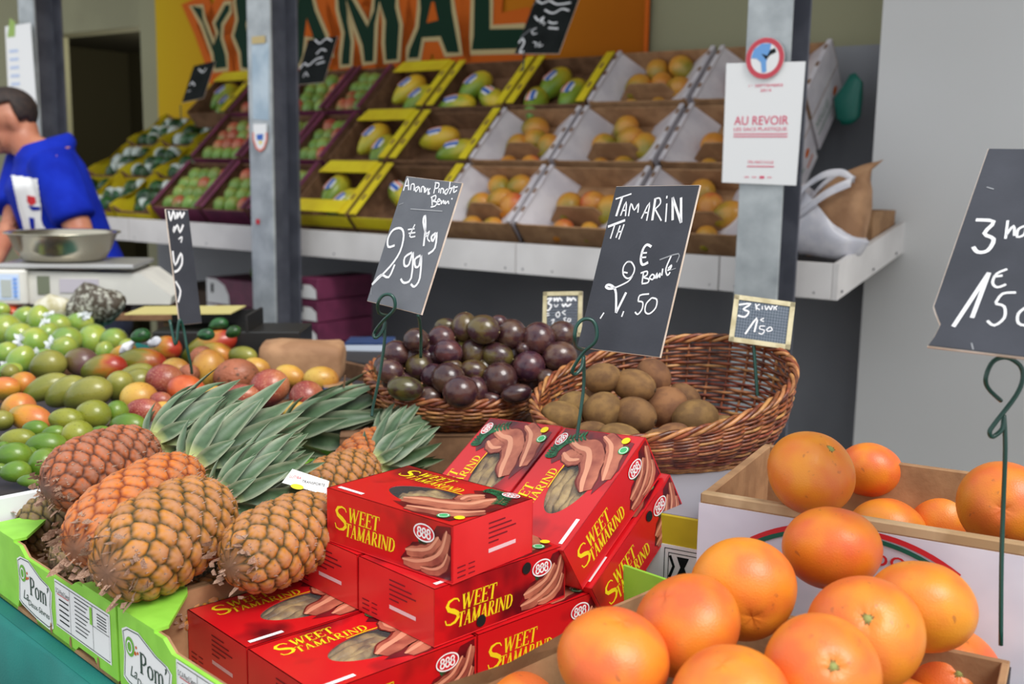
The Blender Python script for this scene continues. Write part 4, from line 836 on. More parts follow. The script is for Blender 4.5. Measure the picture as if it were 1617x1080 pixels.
# ------------------------------------------------------------------ pineapples
PINE = attrmat('pineapple_rind', .55, .5, 260, .3)
LEAFM = attrmat('pineapple_leaf', .45, .25, 160, .14)
BRACT = mat('papery_bract', rgb(180, 148, 128), .8, rgb(132, 98, 78), 60)
def pine_body(seed, skin, groove, tip, nA=10, nR=13, taper=.12):
    """body along x from the base (0) to the crown (1), eyes set in spiral rows"""
    r0 = np.random.default_rng(seed); NU, NV = 170, 150; V = []; Cc = []; jit = r0.normal(0, .08, (nR+2, nA+1, 2)); tone = r0.uniform(.8, 1.18, (nR+2, nA+1))
    u = np.arange(NU)/NU; v = np.arange(NV+1)/NV
    prof = lambda t: (np.clip(1-np.abs(2*t-1)**2.9, 0, 1)**.5)*(1-taper*(t-.35)) 
    for j in range(NV+1):
        t = v[j]; rows = t*nR; best = np.full(NU, 9.); sec = np.full(NU, 9.); own = np.ones(NU); bx = np.zeros(NU); by = np.zeros(NU)
        for k in range(int(rows)-2, int(rows)+4):
            if k < 0 or k > nR: continue
            for a in range(nA):
                jx, jy = jit[k, a]*.6; cu = ((a+.5*(k % 2)+.12*k+jx)/nA) % 1
                du = ((u-cu+.5) % 1-.5)*nA; dv = (rows-(k+jy))*.62
                d = np.sqrt(du**2*.9+(dv*1.0)**2); cl = d < best
                sec = np.where(cl, best, np.minimum(sec, d)); own = np.where(cl, tone[k, a], own); bx = np.where(cl, du, bx); by = np.where(cl, dv, by); best = np.minimum(best, d)
        g = np.clip((sec-best)/.34, 0, 1); h = g**.6*.10+np.clip(1-best/.2, 0, 1)*.03
        R = prof(np.array([t]))[0]
        for i in range(NU):
            rr = R*(1+h[i]*(.4+.6*min(1, R*1.3)))
            V.append((t, rr*math.cos(2*PI*u[i]), rr*math.sin(2*PI*u[i])))
            gg = min(1, max(0, (g[i]-.06)/.62))**.9; c = np.array(groove)*(1-gg)+np.array(skin)*own[i]*gg
            ang = math.atan2(by[i], bx[i]); w = max(0, 1-best[i]/(.42+.15*math.sin(ang*7+own[i]*30)))**.8
            c = c*(1-w*.75)+np.array(tip)*w*.75; eb = min(1, t/.035); c = c*eb+np.array(tip)*.4*(1-eb); Cc.append(tuple(np.clip(c, 0, 1))+(1,))
    Fc = []
    for j in range(NV):
        for i in range(NU): Fc.append([j*NU+i, (j+1)*NU+i, (j+1)*NU+(i+1) % NU, j*NU+(i+1) % NU])
    me = bpy.data.meshes.new('rind'); me.from_pydata(V, [], Fc); me.polygons.foreach_set('use_smooth', [True]*len(Fc)); me.materials.append(PINE)
    ca = me.color_attributes.new('Col', 'FLOAT_COLOR', 'POINT'); ca.data.foreach_set('color', np.array(Cc, dtype=np.float32).ravel())
    # papery bracts, one tuft on every eye, plus the ragged ones at the base
    BV = []; BF = []
    for k in range(1, nR):
        for a in range(nA):
            jx, jy = jit[k, a]*.6; cu = (a+.5*(k % 2)+.12*k+jx)/nA; t = (k+jy)/nR
            if t < .03 or t > .97: continue
            R = prof(np.array([t]))[0]*1.09; th = 2*PI*cu
            for q in range(3):
                ph = th+(q-1)*.11+r0.normal(0, .03); ln = r0.uniform(.02, .055); lift = r0.uniform(.02, .07); w = .028
                b = len(BV); x0 = t-.012
                BV += [(x0, R*math.cos(ph-w), R*math.sin(ph-w)), (x0, R*math.cos(ph+w), R*math.sin(ph+w)), (x0+ln*.6, (R+lift*.4)*math.cos(ph), (R+lift*.4)*math.sin(ph)), (x0+ln, (R+lift)*math.cos(ph+.03), (R+lift)*math.sin(ph+.03))]; BF += [[b, b+1, b+2], [b+1, b+3, b+2], [b, b+2, b+3]]
    for q in range(64):
        th = r0.uniform(0, 2*PI); R = r0.uniform(.12, .85); b = len(BV); l = r0.uniform(.05, .13); dx = r0.uniform(-.10, .03); w = .12
        BV += [(.03+.02*R, R*math.cos(th-w), R*math.sin(th-w)), (.03+.02*R, R*math.cos(th+w), R*math.sin(th+w)), (.03+dx*.5, (R+l*.6)*math.cos(th+w*.6), (R+l*.6)*math.sin(th+w*.6)), (.03+dx*1.1+.03, (R+l)*math.cos(th), (R+l)*math.sin(th)), (.03+dx*.5, (R+l*.6)*math.cos(th-w*.6), (R+l*.6)*math.sin(th-w*.6))]; BF += [[b, b+1, b+2, b+4], [b+4, b+2, b+3]]
    bmh = bpy.data.meshes.new('bract'); bmh.from_pydata(BV, [], BF); bmh.materials.append(BRACT)
    return me, bmh
L3 = lambda r, g, b: lin((r/255, g/255, b/255))
PB = [pine_body(1, L3(180, 92, 38), L3(70, 34, 20), L3(166, 122, 104)), pine_body(2, L3(218, 118, 32), L3(124, 46, 16), L3(190, 132, 100)),
      pine_body(3, L3(190, 122, 34), L3(36, 44, 8), L3(194, 142, 112)), pine_body(4, L3(140, 116, 60), L3(40, 40, 20), L3(150, 124, 104))]
def crown(seed, n=54):
    r0 = np.random.default_rng(seed); out = []
    for k in range(n):
        t = k/(n-1); ga = k*2.39996; ln = .045+.105*math.sin(min(1, t*1.35)*PI/2)*r0.uniform(.85, 1.12); ln *= (1-.35*max(0, t-.8)/.2)
        op = math.radians(58*(1-t)**1.2+5); w = .0078+.0042*math.sin(t*PI); base = .045*t; NS = 9; V = []; Cc = []; curl = r0.uniform(.1, .7)-.15*(1-t)
        ca, sa = math.cos(ga), math.sin(ga); x, r = base, .008+.008*(1-t); ang = op; tw = r0.normal(0, .12)
        for s in range(NS+1):
            q = s/NS; ww = w*(1-q**2.2)*(.8+.5*math.sin(min(q*2.2, 1)*PI/2))+.0003
            for m_ in (-1, -.5, 0, .5, 1):
                lat = m_*ww; dep = -abs(m_)**1.5*ww*-.42
                rx, rr = x-dep*math.sin(ang), r+dep*math.cos(ang)
                V.append((rx, rr*ca-(lat+tw*q*ln*.6)*sa, rr*sa+(lat+tw*q*ln*.6)*ca))
                sp_ = r0.uniform(-14, 14); g = L3(74+sp_, 100+sp_, 70+sp_) if abs(m_) < .9 else L3(140, 148, 122); pale = L3(186, 196, 128)
                f = max(0, 1-q/.22); mix = r0.uniform(.9, 1.1); Cc.append(tuple(min(1, (g[i]*(1-f)+pale[i]*f)*mix) for i in range(3))+(1,))
            x += math.cos(ang)*ln/NS; r += math.sin(ang)*ln/NS; ang -= curl*.12+.02*(op > .6)*1.5
        Fc = [[s*5+m_, s*5+m_+1, (s+1)*5+m_+1, (s+1)*5+m_] for s in range(NS) for m_ in range(4)]
        me = bpy.data.meshes.new('leaf'); me.from_pydata(V, [], Fc); me.polygons.foreach_set('use_smooth', [True]*len(Fc)); me.materials.append(LEAFM)
        c = me.color_attributes.new('Col', 'FLOAT_COLOR', 'POINT'); c.data.foreach_set('color', np.array(Cc, dtype=np.float32).ravel()); out.append(me)
    return out
CR = [crown(1), crown(2), crown(5, 44)]
V, Fc = revolve([(.018, -.004), (.017, .01), (.012, .03), (.004, .05)], 16, 'x'); CORE = mk('core', V, Fc, mat('crown_core', rgb(150, 150, 90), .7), smooth=True); COREM = CORE.data; bpy.data.objects.remove(CORE)
def pineapple(pa, pb, r, body, cr, label, za=.98, zb=1.0, roll=0, crown_on=True, cs=1.0, tip=None):
    """from the base at pixel pa to the neck at pixel pb, each at its height above the floor"""
    A, B = atz(*pa, za), atz(*pb, zb); ax = B-A; L = ax.length; M = frame(A, ax, None, UZ) if abs(ax.normalized().z) < .9 else frame(A, ax, EA)
    M = M @ Matrix.Rotation(roll, 4, 'X'); root = empty('pineapple', M=M); tag(root, label, 'pineapple', 'pineapples lying in the green trays')
    for me, nm in ((PB[body][0], 'rind'), (PB[body][1], 'bract')):
        o = bpy.data.objects.new(nm, me); COL.objects.link(o); o.parent = root; o.matrix_basis = Matrix.Diagonal((L, r, r, 1))
        if nm == 'bract': tag(o, kind='stuff')
    if crown_on:
        Mc = Matrix.Translation((L*.975, 0, 0))
        if tip: t_ = atz(*tip); Nk = M @ Vector((L*.975, 0, 0)); Mc = M.inverted() @ frame(Nk, (t_-Nk).normalized(), None, UZ)
        Mc = Mc @ Matrix.Diagonal((cs, cs, cs, 1))
        o = bpy.data.objects.new('crown_core', COREM); COL.objects.link(o); o.parent = root; o.matrix_basis = Mc
        for me in CR[cr]: o = bpy.data.objects.new('leaf', me); COL.objects.link(o); o.parent = root; o.matrix_basis = Mc
    return root
pineapple((72, 775), (246, 703), .050, 0, 0, 'reddish brown pineapple at the back left, nearest the small green mangoes', 1.005, 1.03, .4, cs=1.2, tip=(450, 632, 1.05))
pineapple((118, 868), (306, 742), .050, 1, 1, 'bright orange pineapple second from the front of the row', 1.0, 1.02, 1.2, cs=1.25, tip=(490, 640, 1.06))
pineapple((168, 905), (350, 792), .058, 2, 0, 'large green-grooved pineapple at the front of the left tray', .985, 1.0, 2.0, cs=1.0, tip=(505, 712, 1.03))
pineapple((362, 896), (528, 812), .050, 2, 2, 'green-grooved pineapple beside the red tamarind boxes, ragged at its base', .972, .982, .6, crown_on=False)
pineapple((262, 985), (420, 920), .036, 2, 1, 'pineapple buried under the left tamarind boxes', .885, .885, .3, crown_on=False)
pineapple((25, 845), (160, 800), .044, 3, 1, 'dark green pineapple low in the far left corner of the tray', .905, .92, .9, crown_on=False)
pineapple((85, 905), (200, 850), .042, 3, 1, 'dark pineapple low in the tray under the orange one', .90, .92, 1.7, crown_on=False)
pineapple((140, 938), (260, 890), .040, 3, 1, 'dark pineapple low in the tray under the large front one', .895, .91, 2.7, crown_on=False)
pineapple((318, 925), (420, 850), .042, 3, 1, 'dark pineapple in the shade between the two front ones', .90, .92, 2.1, crown_on=False)
pineapple((470, 790), (592, 735), .042, 2, 2, 'pineapple with grooved rind behind the top tamarind box', .965, .98, 1.1, cs=.9, tip=(705, 668, 1.0))
pineapple((545, 752), (608, 696), .040, 1, 1, 'small yellow pineapple at the back beside the baskets', .97, .985, .2, cs=.9, tip=(700, 640, 1.0))
pineapple((300, 765), (452, 690), .044, 3, 0, 'pineapple hidden below the crowns with its crown towards the dark fruits', .955, .965, .5, cs=1.35, tip=(650, 655, .99))
# the little white card between the pineapples
q = atz(478, 764, 1.02); cd = empty('paper_card', M=frame(q, (RIGHT*.95-UP*.18).normalized(), None, (BACK*.75+UP*.6).normalized())); tag(cd, 'small white printed card tucked between the pineapples', 'card')
V, Fc = prism([(-.028, -.004), (.036, -.010), (.034, .012), (-.020, .020)], .0008, 'xy', -.001); mk('card_sheet', V, Fc, WHITEP, cd)
P = Print(); addtxt(P, 'TRANSPORTE', -.002, .002, .0042, .032, .0004, 0); P.done('black_lettering', BLACKP, cd, Matrix.Identity(4)); P = Print(); addtxt(P, 'LUTIBA', -.020, .006, .0042, .016, .0004); P.done('red_lettering', REDP, cd, Matrix.Identity(4)); Print().oval(-.006, -.006, .009, .004, .0004).done('yellow_print', YELP, cd, Matrix.Identity(4))

# ------------------------------------------------------------------ yellow box under the baskets, baskets
BZ = .978
yo_ = wo+u_*-.012+v_*.09-u_*.42; yb = empty('yellow_carton', M=flat(yo_.x, yo_.y, TZ, wy)); tag(yb, 'yellow and white carton standing under the kiwi basket', 'carton')
boxpart('carton_body', (0, 0, 0), (.42, .42, BZ-TZ), mat('yellow_carton_print', rgb(196, 176, 26), .6, rgb(180, 160, 22), 10), yb, .002); boxpart('white_band', (-.001, -.0015, .045), (.421, 0, .105), WHITEP, yb, 0); boxpart('grey_top', (.002, .002, BZ-TZ), (.418, .418, BZ-TZ+.001), mat('grey_card_top', rgb(150, 148, 156), .7), yb, 0)
P = Print(); x0 = .355
for s_ in (0, .006): P.stroke([(x0+s_, .05+s_), (x0+.055-s_, .05+s_), (x0+.055-s_, .1-s_), (x0+s_, .1-s_)], .0015, 0, closed=True)
for s_ in (0, .09): P.stroke([(x0+.055+s_, .047), (x0+.055+s_, .103)], .0015, 0)
P.poly([(x0+.018, .06), (x0+.036, .06), (x0+.030, .075), (x0+.036, .09), (x0+.018, .09), (x0+.024, .075)]); P.stroke([(x0+.008, .058), (x0+.014, .075), (x0+.008, .09)], .004); P.stroke([(x0, .05), (x0-.01, .045)], .0015); P.done('black_symbol_print', BLACKP, yb, frame((0, -.002, 0), (1, 0, 0), (0, 0, 1)))
WIL = mat('brown_willow', rgb(148, 78, 42), .42, rgb(92, 44, 28), 60, .3, 160, vary=.10, coat=.15); WIL2 = mat('tan_willow', rgb(186, 128, 78), .45, rgb(140, 84, 50), 60, .3, 160, vary=.10, coat=.1)
def basket(cx, cy, za, a0, b0, ph, rim, a1, b1, nst, nrow, mats, label, bulge=.012, r=.0028):
    """base ellipse a0,b0 at height za; rim ellipse a1,b1 with its height rim(dx,dy)"""
    root = empty('wicker_basket', (cx, cy, za)); tag(root, label, 'basket'); rr = random.Random(5); c, s = math.cos(ph), math.sin(ph)
    def P_(th, t, out=0):
        a = a0+(a1-a0)*t+bulge*math.sin(PI*t)+out; b = b0+(b1-b0)*t+bulge*math.sin(PI*t)+out; x, y = a*math.cos(th), b*math.sin(th); X, Y = x*c-y*s, x*s+y*c
        return Vector((X, Y, .004+t*(rim(a1*math.cos(th)*c-b1*math.sin(th)*s, a1*math.cos(th)*s+b1*math.sin(th)*c)-za)))
    for k in range(nst):
        th = 2*PI*k/nst; V, Fc = tube([P_(th, t) for t in np.linspace(0, 1, 6)], r*.9, 6); mk('willow_stake', V, Fc, mats[k % 2], root, True)
    for j in range(nrow):
        t = (j+.5)/nrow*.96; pts = []; N = nst*4; wob = rr.uniform(0, 6)
        for q in range(N):
            th = 2*PI*q/N; sg = math.cos(PI*(q/4)+PI*(j % 2)); pts.append(P_(th, t+.25/nrow*math.sin(th*5+wob)*.5, sg*r*1.25))
        V, Fc = tube(pts, r*rr.uniform(.85, 1.1), 6, True); mk('willow_strand', V, Fc, mats[0] if rr.random() < .6 else mats[1], root, True)
    for q_ in range(4):
        N = nst*5; pts = []
        for q in range(N): th = 2*PI*q/N; an = th*nst/2.5+q_*PI/2; p = P_(th, 1, math.cos(an)*r*1.9); p.z += math.sin(an)*r*1.9+.002; pts.append(p)
        V, Fc = tube(pts, r*1.25, 6, True); mk('rim_braid', V, Fc, mats[q_ % 2], root, True)
    for j in range(9):
        k = 1-j/9.; pts = []
        for q in range(64): th = 2*PI*q/64; x, y = a0*k*math.cos(th), b0*k*math.sin(th); pts.append((x*c-y*s, x*s+y*c, .004+.001*math.cos(q*PI)))
        V, Fc = tube(pts, .0055, 5, True); mk('base_coil', V, Fc, mats[1], root, True)
    return root
kb = (.2573, 1.7799); rimk = lambda dx, dy: 1.091+.1324*dx+.2825*dy
basket(kb[0], kb[1], BZ+.001, .176, .128, .21, rimk, .222, .162, 34, 25, (WIL, WIL2), 'large reddish wicker basket, high at the back, holding kiwis')
pb_ = (-.1076, 2.0256); rimp = lambda dx, dy: 1.055-.0338*dx+.10*dy
basket(pb_[0], pb_[1], .985, .135, .148, .042, rimp, .168, .182, 32, 13, (WIL2, WIL), 'wicker basket heaped with dark purple passion fruits', r=.003)
ub = carton(flat(-.30, 1.84, TZ, .12), .40, .36, .152, None, CARDD, 'low cardboard box under the passion fruit basket'); boxpart('lid_panel', (0, 0, .146), (.40, .36, .153), CARDD, ub, .001)

# heaps of fruit placed by pixel centre, half sizes in pixels and height of the centre above the floor
def heap(name, key, rows, zf, basis=None, grow=1.0, lim=.03):
    out = []; rows = [(px, py, a*grow, b*grow, ang, look) for px, py, a, b, ang, look in rows]
    ds = relax([[px, py, (a*.4+b*.6), depth(atz(px, py, zf(px, py)))] for px, py, a, b, ang, look in rows], lim, 25, .85)
    for (px, py, a, b, ang, look), d in zip(rows, ds):
        loc = atd(px, py, d); k = d/F; an = math.radians(ang)
        x = RIGHT*math.cos(an)+UP*math.sin(an); x = (x+BACK*(.5 if 'tip' in look else random.uniform(-.3, .3))).normalized(); M = frame(loc, x, None, BACK*.6+UP*.8)
        kk = key(look) if callable(key) else key
        o = fruit(name, kk, M, a*k, b*k, min(b*k, a*k)*1.0); out.append((o, look))
    return out
KIW = mat('kiwi_skin', rgb(134, 96, 56), .75, rgb(108, 74, 44), 1.6, .5, 30, vary=.14); KIN = mat('kiwi_tip', rgb(84, 60, 36), .9, rgb(60, 42, 28), 200)
tmpl('kiwi', ell(24, 14), KIW); V, Fc = revolve([(0, 1.03), (.10, 1.01), (.16, .975), (.12, .95)], 12, 'x'); tmpl('kiwi_tip', (V, Fc), KIN)
KR = [(886, 658, 30, 23, -8, 0), (941, 640, 29, 27, 30, 0), (951, 597, 28, 22, 8, 0), (1001, 609, 33, 24, -12, 1), (1032, 594, 28, 24, -50, 1), (1002, 656, 33, 27, -15, 1), (1098, 660, 35, 27, 5, 0), (1051, 643, 33, 30, 20, 0), (951, 649, 30, 27, 35, 0), (1040, 703, 32, 24, 10, 0), (979, 690, 32, 20, -10, 0), (934, 681, 26, 15, 0, 0), (1080, 628, 26, 20, -30, 0), (1141, 668, 22, 12, 0, 0), (1060, 690, 30, 20, 15, 0), (905, 640, 26, 20, 20, 0)]
zk = lambda px, py: 1.028+max(0, (668-py))*.00105
its = heap('kiwi', 'kiwi', [(a, b, c, d, e, 'brown fuzzy kiwi' if not f else 'kiwi showing its dark tip') for a, b, c, d, e, f in KR], zk, grow=1.10)
for (o, lk) in its: c = bpy.data.objects.new('tip', ME['kiwi_tip']); COL.objects.link(c); c.parent = o
label_heap(its, 'in the basket', 4, 'kiwis in the wicker basket', 'kiwi')
PF = [mat('passion_fruit_purple', rgb(58, 32, 42), .26, rgb(88, 56, 50), 1.3, .15, 8, vary=.25, coat=.3), mat('passion_fruit_green_brown', rgb(88, 76, 38), .28, rgb(60, 36, 40), 1.2, .15, 8, vary=.2, coat=.3, lo=.42, hi=.62)]
tmpl('pass0', ell(22, 14), PF[0]); tmpl('pass1', ell(22, 14), PF[1]); V, Fc = revolve([(0, 1.02), (.05, 1.015), (.06, .98)], 8, 'x'); tmpl('pstem', (V, Fc), mat('pale_stem', rgb(196, 180, 130), .8))
cp = lambda x, y: (560+x/3.857, 440+y/3.857)
PR = [(375, 375, 70, 68, 0), (255, 455, 78, 72, 0), (215, 565, 78, 68, 0), (395, 540, 80, 78, 1), (530, 365, 78, 72, 0), (555, 290, 62, 45, 1), (670, 295, 72, 82, 1), (785, 310, 92, 82, 1), (880, 265, 50, 40, 0), (955, 340, 85, 85, 0), (1120, 365, 92, 92, 0), (1265, 340, 80, 75, 0), (570, 445, 82, 70, 0), (720, 450, 72, 82, 1), (870, 465, 90, 70, 1), (1250, 475, 98, 85, 0), (1062, 535, 90, 88, 0), (475, 590, 70, 68, 0), (725, 560, 80, 60, 1), (570, 610, 95, 90, 0), (885, 610, 98, 95, 0), (645, 690, 100, 92, 0), (310, 670, 100, 68, 1), (445, 725, 85, 62, 0), (740, 680, 70, 80, 0), (985, 700, 88, 52, 0), (1170, 605, 58, 50, 0), (590, 535, 60, 40, 1), (445, 475, 50, 40, 0), (1025, 425, 40, 35, 0), (250, 650, 45, 50, 1), (840, 735, 60, 40, 0), (570, 765, 50, 35, 0)]
zp = lambda px, py: 1.026+max(0, (650-py))*.00105
its = heap('passion_fruit', lambda l: 'pass1' if 'greenish' in l else 'pass0', [cp(x, y)+(max(a, b)*1.12/3.857, min(a, b)*1.12/3.857, 90*(b > a)+((x*7) % 30-15), 'greenish brown passion fruit' if g else 'dark purple passion fruit') for x, y, a, b, g in PR], zp)
for (o, lk) in its: c = bpy.data.objects.new('stem_end', ME['pstem']); COL.objects.link(c); c.parent = o
label_heap(its, 'in the basket', 5, 'passion fruits in the basket', 'passion fruit')
its = []
for i, (x, y) in enumerate([(610, 580), (650, 565), (690, 560), (730, 560), (770, 560), (810, 560), (850, 570), (640, 610), (690, 610), (740, 610), (790, 615), (840, 600), (700, 535), (750, 530), (800, 535), (850, 545), (660, 545), (620, 600), (760, 585), (820, 585), (870, 590), (670, 630), (720, 632), (780, 635), (885, 560)]):
    l_ = atz(x, y, zp(x, y)); l_ = l_-BACK*.036; d_ = depth(l_); its.append((fruit('passion_fruit', 'pass%d' % (i % 3 == 0), frame(l_, RIGHT, None, UZ) @ Matrix.Rotation(i, 4, 'Y'), .028, .025, .025), 'shaded passion fruit below the top ones'))
label_heap(its, 'under', 5, 'shaded passion fruits deeper in the basket', 'passion fruit')

# ------------------------------------------------------------------ left-hand heaps
c3 = lambda x, y: (x/5.4, 500+y/5.4); c4 = lambda x, y: (x/4.5, 620+y/4.5); c5 = lambda x, y: (200+x/4.0425, 400+y/4.0425)
for k, m_ in (('mg', MG), ('mo', MO), ('my', MY), ('mp', MP), ('mgr', MGR), ('mred', MRED), ('mo2', blush('mango_golden', [(.1, (150, 128, 44)), (.5, (200, 134, 44)), (.9, (196, 110, 60))], .35, speck=((110, 70, 30), 24, .66)))): tmpl(k, ell(28, 18, mango_f), m_)
tmpl('lim', ell(26, 16, mango_f), LIM); tmpl('limy', ell(26, 16, mango_f), LIMY)
KEYS = {'green mango blushing red': 'mg', 'orange mango': 'mo2', 'yellow mango': 'my', 'purple-flushed mango': 'mp', 'dull green mango': 'mgr', 'red mango': 'mred', 'small green mango': 'lim', 'small yellow-green mango': 'limy'}
def rowsc(cf, sc, L): return [cf(x, y)+(a/sc, b/sc, an, lk) for x, y, a, b, an, lk in L]
zl = lambda px, py: .99+max(0, min(160, 660-py))*.0002
MN = rowsc(c3, 5.4, [(405, 410, 140, 110, 10, 'dull green mango'), (690, 385, 140, 112, -20, 'purple-flushed mango'), (880, 440, 185, 108, 8, 'green mango blushing red'), (1210, 390, 190, 112, -8, 'green mango blushing red'), (1400, 280, 135, 100, 10, 'green mango blushing red'), (390, 605, 180, 95, 22, 'dull green mango'), (560, 640, 170, 110, 25, 'dull green mango'), (740, 660, 200, 125, 18, 'dull green mango'), (1150, 570, 150, 100, 30, 'dull green mango'), (40, 615, 90, 118, 90, 'orange mango'), (190, 570, 105, 92, -10, 'orange mango'), (150, 780, 135, 115, 10, 'orange mango'), (255, 865, 180, 108, -15, 'orange mango'), (1050, 305, 110, 60, 10, 'yellow mango'), (10, 890, 80, 95, 90, 'dull green mango'), (1010, 590, 120, 100, 60, 'dull green mango'), (80, 470, 70, 60, 0, 'dull green mango'), (560, 900, 130, 90, 12, 'small yellow-green mango')])
MN += rowsc(c5, 4.04, [(520, 600, 170, 78, 22, 'green mango blushing red'), (800, 505, 135, 58, -8, 'yellow mango'), (745, 560, 72, 50, -10, 'orange mango'), (735, 650, 92, 52, -5, 'dull green mango'), (455, 555, 50, 40, 0, 'red mango'), (695, 492, 56, 40, 20, 'red mango'), (590, 640, 92, 62, -30, 'orange mango'), (30, 800, 140, 70, 25, 'dull green mango')])
label_heap(heap('mango', lambda l: KEYS[l], MN, zl, grow=1.14), 'of the left heap', 6, 'mangoes heaped on the left of the table', 'mango')
LM = rowsc(c3, 5.4, [(790, 830, 140, 112, -8, 'small yellow-green mango'), (990, 810, 92, 88, 0, 'small green mango'), (1090, 920, 150, 90, -5, 'small green mango')])
LM += rowsc(c4, 4.5, [(250, 255, 82, 55, -5, 'small green mango'), (380, 290, 82, 52, 5, 'small green mango'), (540, 305, 112, 95, 15, 'small yellow-green mango'), (330, 372, 128, 85, -5, 'small green mango'), (125, 330, 118, 68, 0, 'small yellow-green mango'), (95, 445, 115, 85, -5, 'small green mango'), (310, 510, 112, 100, 30, 'small green mango'), (110, 560, 95, 70, 0, 'small green mango'), (210, 625, 88, 42, 0, 'small green mango'), (710, 292, 78, 52, 0, 'small green mango'), (-10, 545, 40, 60, 90, 'small green mango'), (470, 190, 112, 75, -10, 'small yellow-green mango'), (430, 440, 70, 60, 0, 'small green mango'), (20, 390, 50, 40, 0, 'small green mango'), (210, 440, 50, 50, 0, 'small green mango')])
label_heap(heap('small_mango', lambda l: KEYS[l], LM, lambda px, py: .975+max(0, 740-py)*.0003, grow=1.13), 'in the white crate', 4, 'small green mangoes in the white crate', 'mango')
GR = [blush('maracuja_pink_red', [(.0, (120, 38, 36)), (.5, (154, 66, 58)), (1, (180, 108, 70))], .35, namp=.5, speck=((226, 170, 140), 30, .6)), blush('maracuja_yellow', [(.0, (204, 172, 78)), (.6, (202, 152, 64)), (1, (176, 116, 50))], .4, namp=.4, speck=((120, 80, 40), 12, .66)), blush('maracuja_orange_red', [(.0, (160, 48, 36)), (.5, (200, 96, 46)), (1, (176, 70, 44))], .35, namp=.5), blush('maracuja_brown_wrinkled', [(.0, (146, 84, 58)), (.5, (166, 96, 66)), (1, (134, 78, 50))], .55, namp=.5, bump=.9, bscale=14, speck=((70, 50, 34), 9, .62))]
for i, m_ in enumerate(GR): tmpl('gr%d' % i, ell(26, 16), m_)
GK = {'pink-red maracuja': 'gr0', 'pale yellow maracuja': 'gr1', 'orange-red maracuja': 'gr2', 'brown wrinkled maracuja': 'gr3'}
GL = rowsc(c5, 4.04, [(240, 810, 106, 92, 0, 'pink-red maracuja'), (310, 740, 82, 65, 0, 'pale yellow maracuja'), (385, 885, 116, 95, -20, 'orange-red maracuja'), (525, 745, 118, 95, 85, 'pale yellow maracuja'), (700, 785, 128, 100, 5, 'brown wrinkled maracuja'), (825, 735, 82, 62, -10, 'pale yellow maracuja'), (735, 905, 100, 62, 0, 'pink-red maracuja'), (912, 855, 116, 102, 20, 'pink-red maracuja'), (1040, 785, 92, 65, -15, 'pale yellow maracuja'), (1240, 805, 100, 74, 0, 'pale yellow maracuja'), (1150, 920, 98, 96, 0, 'pink-red maracuja'), (80, 925, 105, 92, 0, 'pale yellow maracuja'), (110, 1005, 100, 70, 0, 'pink-red maracuja'), (215, 940, 64, 50, 0, 'pink-red maracuja'), (1090, 1010, 84, 56, 0, 'pale yellow maracuja'), (440, 970, 70, 50, 0, 'orange-red maracuja'), (400, 770, 60, 55, 0, 'brown wrinkled maracuja'), (235, 990, 60, 40, 0, 'pale yellow maracuja'), (560, 890, 60, 40, 0, 'pale yellow maracuja'), (470, 660, 70, 55, 40, 'brown wrinkled maracuja')])
label_heap(heap('maracuja', lambda l: GK[l], GL, lambda px, py: .985+max(0, 660-py)*.0004, grow=1.14), 'in the middle heap', 4, 'maracujas heaped behind the pineapples', 'passion fruit')
# film-wrapped green fruits at the far left
WRF = blush('wrapped_guava', [(.0, (84, 130, 20)), (.5, (116, 152, 30)), (1, (158, 166, 40))], .2, namp=.5, coat=.4); tmpl('wrap', ell(22, 14), WRF)
CLG = mat('crinkled_clear_film', rgb(235, 245, 240), .1, trans=.95, spec=.9, bump=1, bscale=14); CLW = mat('white_film_knot', rgb(238, 242, 246), .3, trans=.25, spec=.8)
bm = bmesh.new(); bmesh.ops.create_icosphere(bm, subdivisions=3, radius=1)
for v in bm.verts: n_ = math.sin(v.co.x*9+v.co.y*7)*math.cos(v.co.z*11+v.co.x*5); v.co *= 1.05+.06*n_
bm.verts.index_update(); tmpl('film', ([v.co.copy() for v in bm.verts], [[v.index for v in f.verts] for f in bm.faces]), CLG); bm.free()
rk_ = random.Random(9); V = []; Fc = []
for k in range(16):
    th = rk_.uniform(0, 2*PI); e = rk_.uniform(.1, 1.3); d_ = Vector((math.cos(th)*math.cos(e), math.sin(th)*math.cos(e), math.sin(e))); s_ = d_.orthogonal().normalized(); l = rk_.uniform(.35, .75); b_ = len(V)
    V += [Vector((0, 0, .95))+s_*.04, Vector((0, 0, .95))-s_*.04, Vector((0, 0, .95))+d_*l*.6-s_*.16, Vector((0, 0, .95))+d_*l+s_*.1, Vector((0, 0, .95))+d_*l*.7+s_*.2]; Fc += [[b_, b_+1, b_+2, b_+3, b_+4]]
tmpl('knot', (V, Fc), CLW)
WR = [(8, 522, 24, 24), (30, 530, 20, 18), (55, 541, 22, 20), (62, 508, 24, 17), (90, 514, 20, 17), (105, 538, 22, 20), (125, 511, 22, 16), (147, 536, 21, 24), (100, 552, 22, 18), (180, 537, 20, 17), (32, 570, 24, 18), (10, 558, 18, 16), (70, 566, 18, 14), (165, 556, 16, 13), (88, 492, 14, 10), (38, 502, 18, 15), (148, 508, 20, 14), (200, 552, 16, 12), (0, 490, 14, 12), (15, 586, 18, 12), (75, 528, 18, 16)]
its = heap('guava', 'wrap', [(x, y, a, b, (x*13) % 90, 'film-wrapped green guava') for x, y, a, b in WR], lambda px, py: 1.0+max(0, 560-py)*.0005, grow=1.12)
